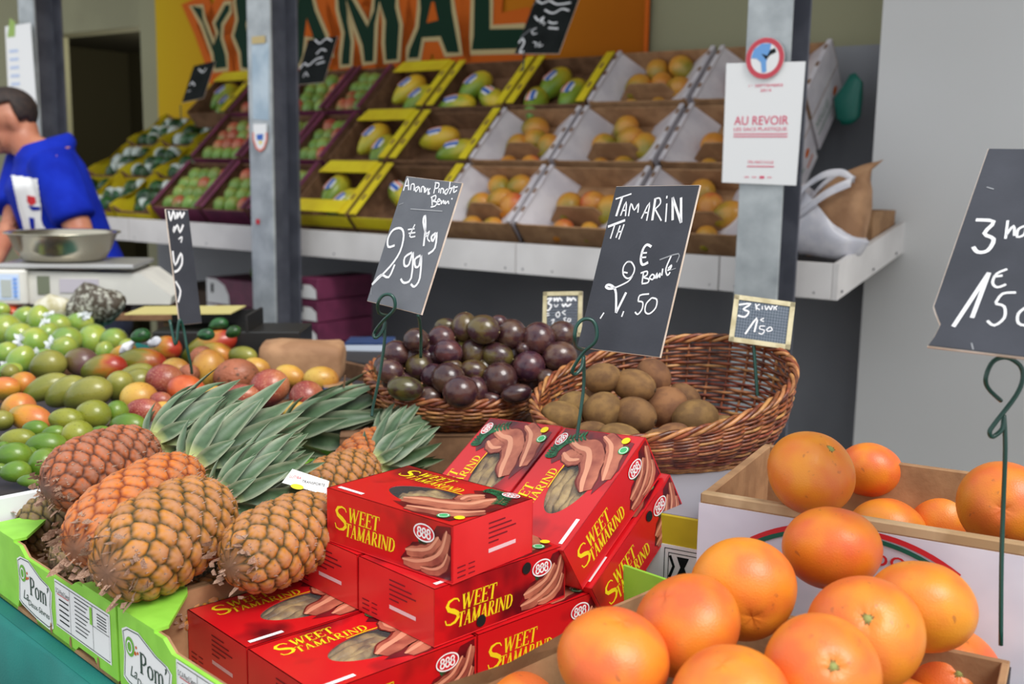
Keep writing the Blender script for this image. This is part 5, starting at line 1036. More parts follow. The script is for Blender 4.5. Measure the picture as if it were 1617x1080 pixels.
for i, (o, lk) in enumerate(its):
    c = bpy.data.objects.new('film_wrap', ME['film']); COL.objects.link(c); c.parent = o
    if i % 2 == 0: c = bpy.data.objects.new('film_knot', ME['knot']); COL.objects.link(c); c.parent = o; c.matrix_basis = Matrix.Rotation(rk_.uniform(-.8, .8), 4, 'X') @ Matrix.Rotation(rk_.uniform(-.8, .8), 4, 'Y')
label_heap(its, 'at far left', 4, 'guavas wrapped in clear film', 'guava')
# crates below the heaps
def under(px0, py0, z, w, dpt, yaw, h, m_, label, name='fruit_crate'):
    o = atz(px0, py0, z); root = empty(name, M=flat(o.x, o.y, TZ, yaw)); tag(root, label, 'crate'); t = .008
    boxpart('crate_floor', (0, 0, 0), (w, dpt, t), m_, root, 0); boxpart('raised_liner', (t, t, h*.55), (w-t, dpt-t, h*.6), mat('gap_shade_liner', rgb(44, 44, 60), .8, rgb(70, 62, 60), 12, .6, 40), root, 0)  # liner darkened to stand for the shade between the fruits
    for lo, hi in (((0, 0, t), (w, t, h)), ((0, dpt-t, t), (w, dpt, h)), ((0, t, t), (t, dpt-t, h)), ((w-t, t, t), (w, dpt-t, h))): boxpart('crate_wall', lo, hi, m_, root, .002)
    return root
PLW = mat('white_plastic', rgb(232, 234, 238), .4)
ya = math.atan2(EB.y, EB.x)
def tcrate(a0, b0, a1, b1, h, m_, label): 
    o = T(a0, b0, TZ); root = empty('fruit_crate', M=frame(Vector((o.x, o.y, TZ)), EB, EA)); tag(root, label, 'crate'); w, dpt, t = b1-b0, a1-a0, .008
    boxpart('crate_floor', (0, 0, 0), (w, dpt, t), m_, root, 0); boxpart('raised_liner', (t, t, h*.62), (w-t, dpt-t, h*.68), mat('gap_shade_liner', rgb(44, 44, 60), .8, rgb(70, 62, 60), 12, .6, 40), root, 0)  # dark liner, the shade of the gaps put into its colour
    for lo, hi in (((0, 0, t), (w, t, h)), ((0, dpt-t, t), (w, dpt, h)), ((0, t, t), (t, dpt-t, h)), ((w-t, t, t), (w, dpt-t, h))): boxpart('crate_wall', lo, hi, m_, root, .003)
    if m_ is PLW:
        for y in (.05, .15): boxpart('wall_slot', (-.001, y, h*.55), (.001, y+.004, h*.92), mat('slot_dark', rgb(70, 66, 60), .8), root, 0)
    return root
tcrate(.415, -.02, .72, .42, .135, PLW, 'white plastic crate of small green mangoes behind the left tray')
tcrate(.73, -.02, 1.25, .56, .14, CARDD, 'cardboard crate under the mango heap')
tcrate(1.26, -.02, 1.85, .62, .15, CARDD, 'cardboard crate under the film-wrapped guavas')
tcrate(.42, .45, .72, 1.0, .13, CARDD, 'cardboard crate under the maracujas')
tcrate(.73, .60, 1.20, 1.1, .13, CARDD, 'cardboard crate under the paper bag and papaya-like mangoes')

# ------------------------------------------------------------------ blackboards on green wire holders
def board(name, p0, p1, p3, label, strokes, sw, frame_w=0, corner=None, faint=None, mt=SLATE, cat='price board', grid=False, conv=None):
    """p0, p1, p3: top left, top right, bottom left as points; strokes in pixels of the photo fall on its face"""
    x = (p1-p0); h = p0-p3; W = x.length; x.normalize(); z = x.cross(h.normalized()).normalized(); y = z.cross(x); Hh_ = h.dot(y); o = p0-y*Hh_
    M = frame(o, x, None, z); Mi = M.inverted(); root = empty(name, M=M); tag(root, label, cat); t = .0026; sk = h.dot(x)
    pol = corner(W, Hh_) if corner else [(-sk*0, 0), (W, 0), (W, Hh_), (0, Hh_)]
    V, Fc = prism([(a, b) for a, b in pol], -t, 'xy', -.0008); mk('wooden_back', V, Fc, WOODE, root)
    cx_, cy_ = W/2, Hh_/2; inn = [(cx_+(a-cx_)*(1-.012-frame_w/W), cy_+(b-cy_)*(1-.008-frame_w/Hh_)) for a, b in pol]; V, Fc = prism(inn, -.0012, 'xy', .0004); mk('slate_face', V, Fc, mt, root)
    if frame_w:
        for a in ([(0, 0), (W, 0), (W, frame_w), (0, frame_w)], [(0, Hh_-frame_w), (W, Hh_-frame_w), (W, Hh_), (0, Hh_)], [(0, 0), (frame_w, 0), (frame_w, Hh_), (0, Hh_)], [(W-frame_w, 0), (W, 0), (W, Hh_), (W-frame_w, Hh_)]):
            V, Fc = prism(a, .0025, 'xy', -.0005); mk('frame_bar', V, Fc, mat('cream_wood', rgb(206, 196, 160), .6, rgb(180, 168, 130), 40), root)
    if grid:
        P = Print()
        for i in range(1, 19): P.stroke([(frame_w+(W-2*frame_w)*i/19, frame_w), (frame_w+(W-2*frame_w)*i/19, Hh_-frame_w)], .0005, .0006)
        for i in range(1, 13): P.stroke([(frame_w, frame_w+(Hh_-2*frame_w)*i/13), (W-frame_w, frame_w+(Hh_-2*frame_w)*i/13)], .0005, .0006)
        P.done('grid_print', mat('pale_blue_grid', rgb(140, 150, 165), .7), root, Matrix.Identity(4))
    P = Print(); FT = Print()
    for s in strokes:
        fa = s[0] == 'f'; s = s[1:] if fa else s; pts = []
        for (a, b) in s:
            if conv: a, b = conv(a, b)
            q = Mi @ onplane(a, b, o, z); pts.append((min(max(q.x, .001), W-.001), min(max(q.y, .001), Hh_-.001)))
        ext = max(max(p[0] for p in pts)-min(p[0] for p in pts), max(p[1] for p in pts)-min(p[1] for p in pts)); k = (.5 if fa else 1)*(.62 if ext < W*.19 else 1)
        (FT if fa else P).stroke(pts, sw*k, .0009, 3 if len(pts) > 2 else 0)
    o_ = P.done('chalk_writing', CHALK, root, Matrix.Identity(4)); tag(o_, kind='stuff')
    if FT.V: tag(FT.done('chalk_smudge', CHALKF, root, Matrix.Identity(4)), kind='stuff')
    return root
ct = lambda a, b: (900+a/3.6, 280+b/3.6)
TAM = [[(262, 125), (352, 95)], [(300, 112), (265, 222)], [(290, 220), (322, 140), (318, 222)], [(300, 190), (326, 188)], [(335, 222), (350, 150), (368, 188), (392, 150), (388, 202)], [(408, 236), (455, 145), (438, 248)], [(420, 202), (448, 202)], [(470, 246), (488, 120)], [(486, 124), (512, 120), (516, 150), (486, 182)], [(486, 182), (522, 248)], [(553, 150), (546, 255)], [(554, 106), (552, 122)], [(586, 245), (586, 115)], [(586, 115), (634, 260)], [(634, 260), (634, 116)],
 [(218, 282), (316, 245)], [(258, 268), (232, 350)], [(288, 275), (264, 345)], [(310, 268), (280, 354)], [(272, 312), (298, 308)],
 [(465, 396), (440, 384), (418, 410), (405, 465), (415, 498), (447, 484)], [(408, 432), (440, 430)], [(404, 458), (436, 455)],
 [(350, 482), (328, 482), (306, 512), (306, 555), (330, 576), (356, 560), (370, 520), (352, 484), (330, 482)], [(308, 540), (330, 545)], [(358, 560), (332, 594), (262, 628)], [(262, 628), (226, 634), (206, 622), (222, 612), (248, 624), (264, 660), (264, 770)], [(264, 772), (322, 655)], [(308, 762), (296, 794)], [(196, 770), (174, 804)],
 [(420, 545), (412, 602)], [(404, 546), (440, 535), (440, 556), (420, 570), (450, 580), (444, 600), (410, 606)], [(470, 552), (455, 572), (472, 582), (482, 560), (468, 552)], [(485, 578), (498, 545), (496, 575), (515, 545), (512, 572)], [(530, 520), (524, 560)], [(578, 448), (548, 520), (556, 558), (572, 540)], [(560, 520), (580, 500), (572, 522), (556, 530)], ['f', (512, 470), (620, 435), (608, 485)], ['f', (570, 530), (604, 518)],
 [(452, 664), (400, 672), (390, 706)], [(390, 706), (416, 712), (412, 750), (388, 780), (372, 766)], [(468, 686), (436, 720), (430, 765), (455, 776), (490, 742), (496, 696), (468, 686)]]
board('blackboard', atd(972.8, 293.9, 1.45), atd(1105, 291.7, 1.354), atd(908.9, 548, 1.425), 'large blackboard reading TAMARIN above the wicker kiwi basket', TAM, .0036, conv=ct)
ca = lambda a, b: (560+a/3.376, 220+b/3.376)
ANA = [[(262, 275), (285, 208), (290, 272)], [(268, 250), (294, 246)], [(300, 272), (305, 242), (320, 242), (318, 275)], [(344, 252), (326, 262), (330, 280), (346, 256), (350, 284)], [(358, 284), (360, 256), (372, 256), (374, 286)], [(380, 258), (378, 284), (392, 262), (394, 290)], [(406, 262), (396, 276), (402, 292), (390, 292)], [(424, 290), (436, 228)], [(430, 232), (452, 236), (446, 260), (428, 262)], [(454, 262), (450, 286)], [(460, 290), (463, 264), (476, 268), (474, 290)], [(498, 264), (482, 280), (490, 294), (506, 262), (512, 226)], [(508, 292), (522, 264), (534, 250), (530, 284), (548, 272)], [(504, 264), (552, 254)],
 [(414, 310), (416, 354)], [(408, 312), (434, 300), (432, 322), (416, 330), (440, 336), (432, 356), (408, 362)], [(444, 336), (458, 328), (450, 318), (442, 344), (458, 348)], [(464, 326), (464, 346), (476, 326), (478, 346)], [(486, 328), (486, 346), (500, 330), (504, 346)], [(518, 316), (524, 320)],
 [(216, 566), (182, 574), (180, 530), (208, 484), (250, 476), (264, 516), (244, 600), (190, 680), (94, 776)], [(94, 776), (142, 724), (184, 736), (216, 668)], [(286, 482), (322, 478)], [(290, 502), (326, 498)], [(324, 454), (296, 518), (326, 518)], [(370, 570), (380, 470), (378, 408), (368, 440), (386, 520)], [(374, 522), (402, 490), (390, 528), (404, 546)], [(436, 500), (412, 520), (420, 544), (440, 498), (430, 580), (394, 612)], [(308, 604), (270, 630), (268, 674), (292, 668), (314, 602), (304, 740), (266, 766), (248, 744)], [(354, 620), (324, 640), (326, 680), (346, 674), (358, 620), (350, 740), (322, 786), (302, 772)], ['f', (238, 350), (262, 340)], ['f', (300, 372), (470, 384)], ['f', (84, 790), (90, 830)]]
SLATE2 = mat('worn_grey_slate', rgb(92, 95, 102), .6, rgb(110, 113, 119), 14, .1, 200, lo=.3, hi=.75)
board('blackboard', atd(641.5, 278, 1.60), atd(729.5, 288.7, 1.518), atd(573.3, 473.8, 1.596), 'worn grey blackboard pricing Ananas, left of the passion fruit basket', ANA, .0036, conv=ca, mt=SLATE2)
cr_ = lambda a, b: (1400+a/2.161, 200+b/2.161)
NAV = [[(305, 320), (366, 326), (334, 366), (366, 386), (346, 424), (312, 430), (296, 412)], [(414, 322), (406, 384)], [(408, 372), (434, 340), (436, 374)], [(474, 340), (450, 352), (446, 378), (470, 370), (478, 345), (482, 375)], [(228, 684), (350, 500)], [(350, 500), (292, 654)], [(412, 488), (376, 504), (362, 534), (378, 550), (408, 540)], [(364, 514), (396, 510)], [(442, 568), (396, 572), (372, 604)], [(372, 606), (402, 616), (402, 654), (368, 680), (344, 664)], [(476, 618), (450, 640), (450, 672), (480, 678), (498, 645), (478, 618)], ['f', (342, 208), (366, 215)], ['f', (290, 740), (296, 762)]]
crn = lambda W, H: [(W*.035, 0), (W, 0), (W, H), (0, H), (0, H*.18), (W*.02, H*.15), (W*.06, H*.10), (W*.05, H*.04)]
p0 = atd(1560, 234, 1.16); p3 = atd(1452, 545, 1.13); p3 = atd(1452, 545, 1.05); h_ = (p3-p0).normalized(); xx = RIGHT*.80+BACK*.5; xx = (xx-h_*xx.dot(h_)).normalized()
board('blackboard', p0, p0+xx*.20, p3, 'chipped blackboard starting with a 3 at the right edge of the picture', NAV, .0040, conv=cr_, corner=crn)
ck = lambda a, b: (840+a/3.675, 440+b/3.675)
KIB = [[(1200, 152), (1270, 146), (1226, 178), (1258, 192), (1236, 222), (1194, 214)], [(1298, 146), (1302, 182)], [(1322, 148), (1302, 165), (1322, 182)], [(1336, 160), (1336, 180)], [(1352, 156), (1360, 182), (1374, 160), (1384, 182), (1396, 156)], [(1405, 160), (1404, 182)], [(1424, 158), (1412, 168), (1420, 182)], [(1237, 322), (1306, 228), (1290, 310)], [(1346, 230), (1326, 240), (1346, 250)], [(1352, 276), (1325, 276), (1322, 292), (1348, 300), (1336, 322), (1314, 316)], [(1382, 280), (1362, 295), (1370, 306), (1394, 298), (1384, 280)]]
SLATEB = mat('bluish_slate', rgb(66, 78, 92), .6, rgb(76, 88, 100), 14)
board('small_blackboard', atd(1160, 465, 1.90), atd(1256, 478, 1.887), atd(1145, 538, 1.885), 'small cream-framed blackboard behind the kiwi basket marked 3 kiwis', KIB, .0030, .0085, conv=ck, mt=SLATEB, grid=True)
PAB = [[(82, 122), (116, 114), (94, 142), (114, 156), (96, 184), (76, 180)], [(76, 206), (100, 200)], [(76, 218), (102, 212)], [(130, 110), (130, 130), (146, 112), (150, 132), (160, 112), (176, 130)], [(208, 106), (206, 132), (222, 112), (226, 130), (240, 112), (256, 128)], [(130, 150), (140, 164), (152, 150)], [(176, 146), (184, 162), (196, 146), (206, 160), (228, 146)], [(154, 192), (140, 206), (148, 224), (162, 212), (156, 192)], [(196, 186), (176, 196), (196, 210)], [(112, 244), (130, 236), (118, 262)], [(200, 226), (186, 232), (196, 250)], [(216, 228), (206, 246), (222, 248), (224, 230)]]
board('small_blackboard', atd(858, 461, 2.23), atd(920, 460, 2.21), atd(850, 532, 2.22), 'small cream-framed blackboard with lined face behind the passion fruits', PAB, .0034, .0085, conv=ck, grid=True)
# narrow board seen almost edge-on
cn = lambda a, b: (200+a/4.0425, 400+b/4.0425); cw = lambda a, b: (a/2.7, b/2.7)
NB = [[(718, 900), (726, 940), (738, 900), (746, 935)], [(755, 905), (752, 930), (768, 905), (772, 928), (785, 905)], [(742, 965), (738, 990), (755, 960), (765, 990), (780, 958)], [(760, 1020), (775, 1010), (770, 1035)], [(735, 1070), (745, 1130), (770, 1080), (775, 1120), (760, 1150), (738, 1160)], [(745, 1200), (768, 1240), (742, 1290)]]
board('blackboard', atd(262, 330, 2.16), atd(297, 331, 2.22), atd(265, 516, 2.14), 'narrow-looking blackboard turned edge-on over the left mango heap', NB, .005, conv=cw)
cb = lambda a, b: (600+a/3.515, b/3.515)
B1 = [[(870, 0), (900, 20), (940, 5), (985, 25), (1060, 15)], [(915, 55), (960, 75), (1010, 50), (1050, 60)], [(860, 90), (880, 115), (910, 95), (890, 130)], [(900, 120), (915, 130), (905, 140)], [(935, 120), (960, 130), (985, 125)], [(935, 155), (990, 160)], [(870, 155), (845, 170), (850, 190), (872, 185)], [(770, 240), (790, 215), (800, 240), (775, 290), (800, 285)], [(850, 235), (870, 240), (862, 262)], [(890, 235), (880, 260), (905, 250)], ['f', (840, 30), (880, 10)], ['f', (770, 210), (840, 160)]]
board('blackboard', atd(850, -15, 3.95), atd(920, -18, 3.85), atd(797, 85, 3.90), 'blackboard standing on the top crates in front of the banner, right of the letters', B1, .007, mt=SLATED, conv=cb)
cq = lambda a, b: (240+a/3.85, b/3.85)
B2 = [[(990, 240), (1020, 265), (1060, 235), (1095, 250)], [(890, 420), (930, 385), (950, 400), (1000, 360), (1040, 350)], [(1000, 330), (1030, 300), (1060, 310)], [(920, 470), (935, 440), (950, 465)], [(1000, 390), (1050, 375)]]
board('blackboard', atd(487, 63, 4.45), atd(533, 57, 4.38), atd(452, 136, 4.40), 'blackboard standing on the top crates just right of the left steel post', B2, .007, mt=SLATED, conv=cq)
B3 = [[(285, 420), (310, 440), (330, 415)], [(230, 520), (245, 500), (260, 520)], [(215, 560), (235, 550)]]
board('blackboard', atd(306, 104, 4.95), atd(340, 96, 4.88), atd(268, 166, 4.92), 'dark blackboard standing over the avocado crates left of the steel post', B3, .007, mt=SLATED, conv=cq)

def holder(pts, label, r=.0024, sub=4):
    P = smooth_path([atd(*p) for p in pts], sub); V, Fc = tube(P, r, 8); o = mk('wire_holder', V, Fc, WIRE, smooth=True); return tag(o, label, 'wire holder')
h3 = lambda L, d0: [(820+x/3.44, 480+y/3.44, d) for x, y, d in L]
holder(h3([(352, 250, 1.43), (310, 235, 1.40), (300, 190, 1.378), (308, 125, 1.375), (345, 85, 1.375), (395, 88, 1.375), (420, 135, 1.375), (412, 205, 1.378), (350, 262, 1.39), (300, 335, 1.40), (288, 372, 1.405), (308, 380, 1.41), (340, 340, 1.415), (350, 285, 1.42), (350, 440, 1.43), (336, 560, 1.43), (318, 690, 1.43), (312, 740, 1.43)], 0), 'green wire holder clasping the TAMARIN board')
h2 = lambda L: [(560+x/3.857, 440+y/3.857, d) for x, y, d in L]
holder(h2([(210, 225, 1.59), (150, 210, 1.56), (142, 150, 1.54), (170, 105, 1.535), (215, 97, 1.53), (243, 130, 1.53), (240, 190, 1.535), (180, 250, 1.55), (125, 320, 1.58), (120, 358, 1.58), (145, 350, 1.582), (178, 300, 1.584), (185, 260, 1.585), (180, 400, 1.59), (150, 600, 1.60), (112, 780, 1.61), (105, 840, 1.61)]), 'green wire holder clasping the grey Ananas board')
holder(h2([(385, 225, 1.585), (395, 250, 1.60), (400, 300, 1.62), (404, 360, 1.64), (402, 480, 1.66)]), 'rear green wire prong below the grey Ananas board')
h4 = lambda L: [(1400+x/2.161, 200+y/2.161, d) for x, y, d in L]
holder(h4([(390, 935, 1.12), (345, 890, 1.105), (340, 850, 1.10), (365, 800, 1.10), (410, 788, 1.10), (455, 815, 1.10), (465, 860, 1.10), (440, 920, 1.10), (375, 1005, 1.10), (352, 1040, 1.10), (362, 1058, 1.102), (395, 1030, 1.104), (400, 985, 1.106), (405, 1100, 1.11), (398, 1300, 1.12), (392, 1500, 1.125), (390, 1770, 1.13)]), 'green wire holder clasping the chipped board at the right')
holder([(268, 505, 2.13), (277, 545, 2.13), (281, 520, 2.13), (284, 505, 2.13), (290, 520, 2.14), (295, 548, 2.14), (301, 575, 2.15), (303, 590, 2.16)], 'green wire holder under the edge-on blackboard', .003)
# stakes that carry the boards standing behind
for a, b, lb in (((1190, 545, 1.885), (1196, 625, 1.88), 'thin stake carrying the kiwi board'), ((884, 530, 2.225), (884, 592, 2.215), 'thin stake carrying the board behind the passion fruits'), ((828, 84, 3.90), (826, 112, 3.90), 'stake under the right banner blackboard'), ((470, 136, 4.40), (470, 165, 4.38), 'stake under the blackboard right of the post'), ((285, 166, 4.92), (286, 190, 4.9), 'stake under the blackboard above the avocados')):
    V, Fc = tube([atd(*a), atd(*b)], .003, 6); tag(mk('board_stake', V, Fc, WIRE), lb, 'stake')

# ------------------------------------------------------------------ things on the shelf at the right
WBAG = mat('white_plastic_bag', rgb(226, 224, 230), .3, rgb(206, 206, 216), 20, .4, 40, trans=.08); KRAFT = mat('kraft_paper', rgb(176, 134, 98), .75, rgb(150, 110, 78), 14, .6, 60)
def crumple(V, amp, f, seed): return [Vector(v)+Vector((math.sin(v[2]*f+v[1]*f*.7+seed), math.sin(v[0]*f*1.1+v[2]*f*.8+seed*2), math.sin(v[1]*f+v[0]*f*1.3+seed*3)))*amp*(1+.5*math.sin(v[0]*f*2.7+v[2]*f*2.1)) for v in V]
def bagloft(rings, n=40, sq=3.2):
    R = []
    for (cx, cy, z, a, b) in rings:
        r = []
        for k in range(n):
            t = 2*PI*k/n; c, s = math.cos(t), math.sin(t); r.append((cx+a*abs(c)**(2/sq)*(1 if c > 0 else -1), cy+b*abs(s)**(2/sq)*(1 if s > 0 else -1), z))
        R.append(r)
    return loft(R)
q = SM.inverted() @ atd(1308, 398, 3.06); bx, by, bz = q
BGM = SM @ Matrix.Translation((bx, by+.04, 1.232))
V, Fc = bagloft([(0.0, .0, 0, .07, .055), (.0, 0, .02, .085, .065), (.01, .01, .07, .09, .07), (.02, .02, .12, .085, .065), (.035, .03, .165, .075, .05), (.05, .04, .20, .06, .03), (.075, .045, .222, .04, .018), (.11, .05, .235, .022, .010), (.135, .05, .245, .016, .008)], sq=3.5)
V = crumple(V, .0035, 38, 1); tag(mk('paper_bag', V, Fc, KRAFT, smooth=True, M=BGM @ Matrix.Rotation(-.15, 4, 'Y')), 'crumpled brown paper bag with a twisted top inside the white bag', 'bag')
wbg = empty('plastic_bag', M=BGM); tag(wbg, 'white plastic carrier bag slumped around the brown paper bag on the shelf', 'bag')
R = []; n = 48
for j, (z, a, b) in enumerate([(-.012, .085, .07), (0, .10, .08), (.03, .112, .088), (.07, .113, .09), (.11, .108, .088), (.15, .10, .082), (.19, .09, .07)]):
    r = []
    for k in range(n):
        t = 2*PI*k/n; zz = z if j < 3 else .03+(z-.03)*(.55+.45*math.cos(t-PI*1.0)) ; r.append((a*math.cos(t)-.012, b*math.sin(t), zz))
    R.append(r)
V = [p for r in R for p in r]; Fc = [[i*n+k, i*n+(k+1) % n, (i+1)*n+(k+1) % n, (i+1)*n+k] for i in range(len(R)-1) for k in range(n)]+[list(range(n))[::-1]]
mk('bag_body', crumple(V, .004, 30, 4), Fc, WBAG, wbg, True)
for pts, w in (([(-.10, -.05, .12), (-.085, -.055, .17), (-.03, -.05, .215), (.02, -.03, .225), (.05, -.02, .205)], .022), ([(-.09, -.06, .10), (-.05, -.078, .13), (.0, -.07, .17), (.05, -.03, .20)], .028), ([(-.10, .03, .12), (-.07, .05, .18), (-.01, .04, .22), (.05, .0, .205)], .02)):
    P = smooth_path(pts, 5); V = []; Fc = []
    for i, p in enumerate(P): d_ = Vector((0, .35, 1)).normalized(); V += [p+d_*w*.5, p+Vector((0, -.006, 0)), p-d_*w*.5]
    for i in range(len(P)-1): Fc += [[i*3, i*3+1, i*3+4, i*3+3], [i*3+1, i*3+2, i*3+5, i*3+4]]
    mk('bag_handle', V, Fc, WBAG, wbg, True)
cb_ = carton(SM @ Matrix.Translation((.02-.10, .34, 1.185)) @ Matrix.Rotation(.0, 4, 'Z'), .075, .22, .16, None, CARD, 'low brown cardboard box behind the bags at the end of the shelf')
for t in range(3):                                     # white crates propping the right-hand column
    M = crate_matrix(.278, t); w = .397
    root = empty('propping_crate', M=M @ Matrix.Translation((0, 0, -CH-.004))); tag(root, 'white mango carton propping up the %s right-hand crate' % TIER[t], 'crate', 'propping cartons')
    boxpart('carton_body', (-w, .004, -.125), (0, CLEN-.004, 0), WHT, root, .001)
    P = Print(); addtxt(P, 'MANGUES', .02, -.055, .028, .13); P.stroke([(.02, -.075), (.17, -.075)], .006); P.done('green_lettering', mat('faded_green_print', rgb(92, 128, 108), .6), root, frame((.0006, 0, 0), (0, 1, 0), (0, 0, 1)))
    Print().oval(.215, -.05, .02, .012).stroke([(.19, -.09), (.25, -.085)], .008).done('orange_print', ORGP, root, frame((.0006, 0, 0), (0, 1, 0), (0, 0, 1)))
# teal bag hanging behind the crates
V, Fc = bagloft([(0, 0, 0, .02, .01), (0, 0, .02, .04, .015), (0, 0, .08, .045, .02), (.01, 0, .13, .03, .015), (.01, 0, .16, .01, .006)], 24); q = onplane(1338, 196, S(0, .70, 0), EP)
tag(mk('plastic_bag', crumple(V, .004, 50, 2), Fc, mat('teal_plastic', rgb(20, 110, 96), .35, trans=.1), smooth=True, M=frame(q, -ES, EP)), 'small teal plastic bag hanging behind the right-hand white crates', 'bag')

# ------------------------------------------------------------------ things on the table: paper bundle, blue box
q = atz(478, 604, .94); M = frame(q, (RIGHT*1.0+EP*.05-UZ*.0).normalized(), None, UZ)
R = []
for x, s_ in ((-.098, .55), (-.095, .8), (-.088, .97), (-.05, 1), (0, 1), (.05, .98), (.085, .95), (.094, .85), (.098, .6)):
    r = []
    for k in range(28): t = 2*PI*k/28; c, s = math.cos(t), math.sin(t); r.append((x, .055*s_*abs(c)**.55*(1 if c > 0 else -1), .052+.050*s_*abs(s)**.6*(1 if s > 0 else -1)+.012*(x > -.09)*(-x*1.2)))
    R.append(r)
V, Fc = loft(R); tag(mk('paper_bundle', crumple(V, .0025, 34, 5), Fc, KRAFT, smooth=True, M=M), 'brown kraft paper bundle lying behind the maracujas', 'paper bag')
q = atz(512, 655, .945); bb = empty('blue_box', M=frame(q, (RIGHT*.93+EP*.35).normalized(), None, UZ)); tag(bb, 'small dark blue carton box beside the passion fruit basket', 'box')
NAVY = mat('navy_carton', rgb(30, 64, 118), .45, rgb(22, 52, 100), 12); boxpart('carton_body', (0, 0, 0), (.062, .055, .056), NAVY, bb, .001); boxpart('kraft_lid', (.001, .001, .056), (.061, .054, .0575), CARD, bb, 0)
P = Print(); addtxt(P, 'fruit', .004, .012, .012, .024); P.done('pale_lettering', mat('pale_blue_lettering', rgb(170, 190, 220), .5), bb, frame((0, -.0006, 0), (1, 0, 0), (0, 0, 1)) @ Matrix.Rotation(.0, 4, 'Z'))
dk = heap('mangosteen', 'pass1', [(543, 632, 23, 26, 80, 'round dark fruit with a stalk behind the small blue box')], lambda a, b: .985); tag(dk[0][0], dk[0][1], 'fruit')
V, Fc = tube([atd(543, 612, 1.98), atd(545, 592, 1.98)], .0018, 5); tag(mk('fruit_stalk', V, Fc, CARDD), 'thin dry stalk rising from the round dark fruit', 'stalk')
b2 = boxpart('white_box', (0, 0, 0), (.13, .12, .10), mat('blue_topped_box', rgb(190, 200, 215), .5), None, .003, M=frame(atz(545, 600, .86), RIGHT, None, UZ)); tag(b2, 'pale box with blue top standing against the passion fruit basket', 'box')
bt = boxpart('box_top', (0, 0, .10), (.13, .12, .104), NAVY, b2, 0)

# ------------------------------------------------------------------ scale with its steel bowl
SCW = mat('cream_scale_plastic', rgb(218, 216, 208), .4, rgb(206, 204, 198), 8)
def sp(px, py, d=3.1): return atd(px, py, d)
sc0 = sp(45, 478, 3.12); SX = (RIGHT*.995+Vector((0, .10, 0))).normalized(); SX.z = 0; SX.normalize(); SMx = frame(sc0, SX, None, UZ)
kpx = 3.12/F
scl = empty('weighing_scale', M=SMx); tag(scl, 'cream weighing scale with sloping right flank, under the steel bowl', 'scale')
V, Fc = prism([(-.01, -.004), (.40, -.004), (.405, .02), (.32, .086), (-.01, .092)], .24, 'xz', 0); mk('scale_body', V, Fc, SCW, scl)
boxpart('display_housing', (-.080, -.03, -.004), (.006, .10, .098), SCW, scl, .006)
boxpart('display_panel', (-.070, -.032, .012), (-.012, -.029, .086), mat('pale_blue_panel', rgb(196, 212, 236), .4), scl, 0); boxpart('display_screen', (-.062, -.034, .02), (-.034, -.031, .07), mat('grey_lcd', rgb(176, 182, 178), .3), scl, 0)
for k in range(5): boxpart('key', (-.028, -.035, .02+.012*k), (-.018, -.031, .028+.012*k), mat('blue_key', rgb(120, 160, 225), .5), scl, 0)
boxpart('side_window', (.028, -.003, .025), (.062, .001, .078), mat('olive_screen', rgb(110, 116, 96), .3), scl, 0); boxpart('side_label', (.09, -.003, .03), (.20, .001, .07), mat('grey_scale_label', rgb(186, 180, 190), .5), scl, 0)
boxpart('weighing_platform', (-.075, -.02, .100), (.305, .24, .114), mat('platform_metal', rgb(186, 186, 186), .3, metal=.5), scl, .004)
for x in (-.0, .3):
    for y in (.03, .2): boxpart('foot', (x-.015, y-.015, -.03), (x+.015, y+.015, 0), STEELD, scl, 0)
bc = sp(102, 419, 3.22); bc.z = sc0.z+.115
V, Fc = revolve([(.0, 0), (.105, 0), (.118, .006), (.135, .035), (.152, .078), (.163, .082), (.163, .085), (.150, .083), (.132, .037), (.115, .010), (0, .004)], 48)
tag(mk('steel_bowl', V, Fc, mat('brushed_steel_bowl', rgb(196, 190, 172), .24, metal=.95), smooth=True, M=Matrix.Translation(bc)), 'wide stainless steel bowl resting on the weighing scale', 'bowl')
tcr = tcrate(1.86, .05, 2.38, .75, sc0.z-.03-TZ-.04, CARDD, 'dark crate at the far left end under the red nets')
o = SMx; stand = empty('scale_stand', M=SMx); tag(stand, 'plain block shelf carrying the scale', 'stand'); boxpart('stand_top', (-.10, -.02, -.05), (.42, .26, -.031), CARDD, stand); 
for x in (-.08, .38):
    for y in (.0, .22): boxpart('leg', (x, y, TZ-sc0.z), (x+.02, y+.02, -.05), CARDD, stand, 0)

# netted bundle, punnets and trays in front of the scale
NETB = mat('dark_netting_bundle', rgb(70, 60, 48), .6, rgb(176, 176, 164), 75, .9, 110, lo=.46, hi=.64)
def blob(name, px, py, d, a, b, m_, label, cat, amp=.006, f=40, seed=1):
    V, Fc = ell(26, 16); loc = atd(px, py, d); k = d/F; V = crumple([(v[0]*a*k, v[1]*b*k, v[2]*b*k) for v in V], amp, f, seed)
    return tag(mk(name, V, Fc, m_, smooth=True, M=frame(loc, RIGHT, None, UZ)), label, cat)
blob('netted_bundle', 150, 481, 2.92, 45, 33, NETB, 'dark netted bundle wrapped in film in front of the scale', 'bundle')
blob('netted_bundle', 92, 488, 2.95, 38, 20, mat('pale_netting', rgb(176, 168, 130), .6, rgb(210, 206, 190), 30, .5, 60), 'pale netted bundle left of the dark one in front of the scale', 'bundle', seed=3)
RDN = mat('red_berries_in_net', rgb(196, 36, 40), .3, rgb(160, 26, 32), 2, vary=.15)
rtm = ell(16, 10); tmpl('radish', rtm, RDN)
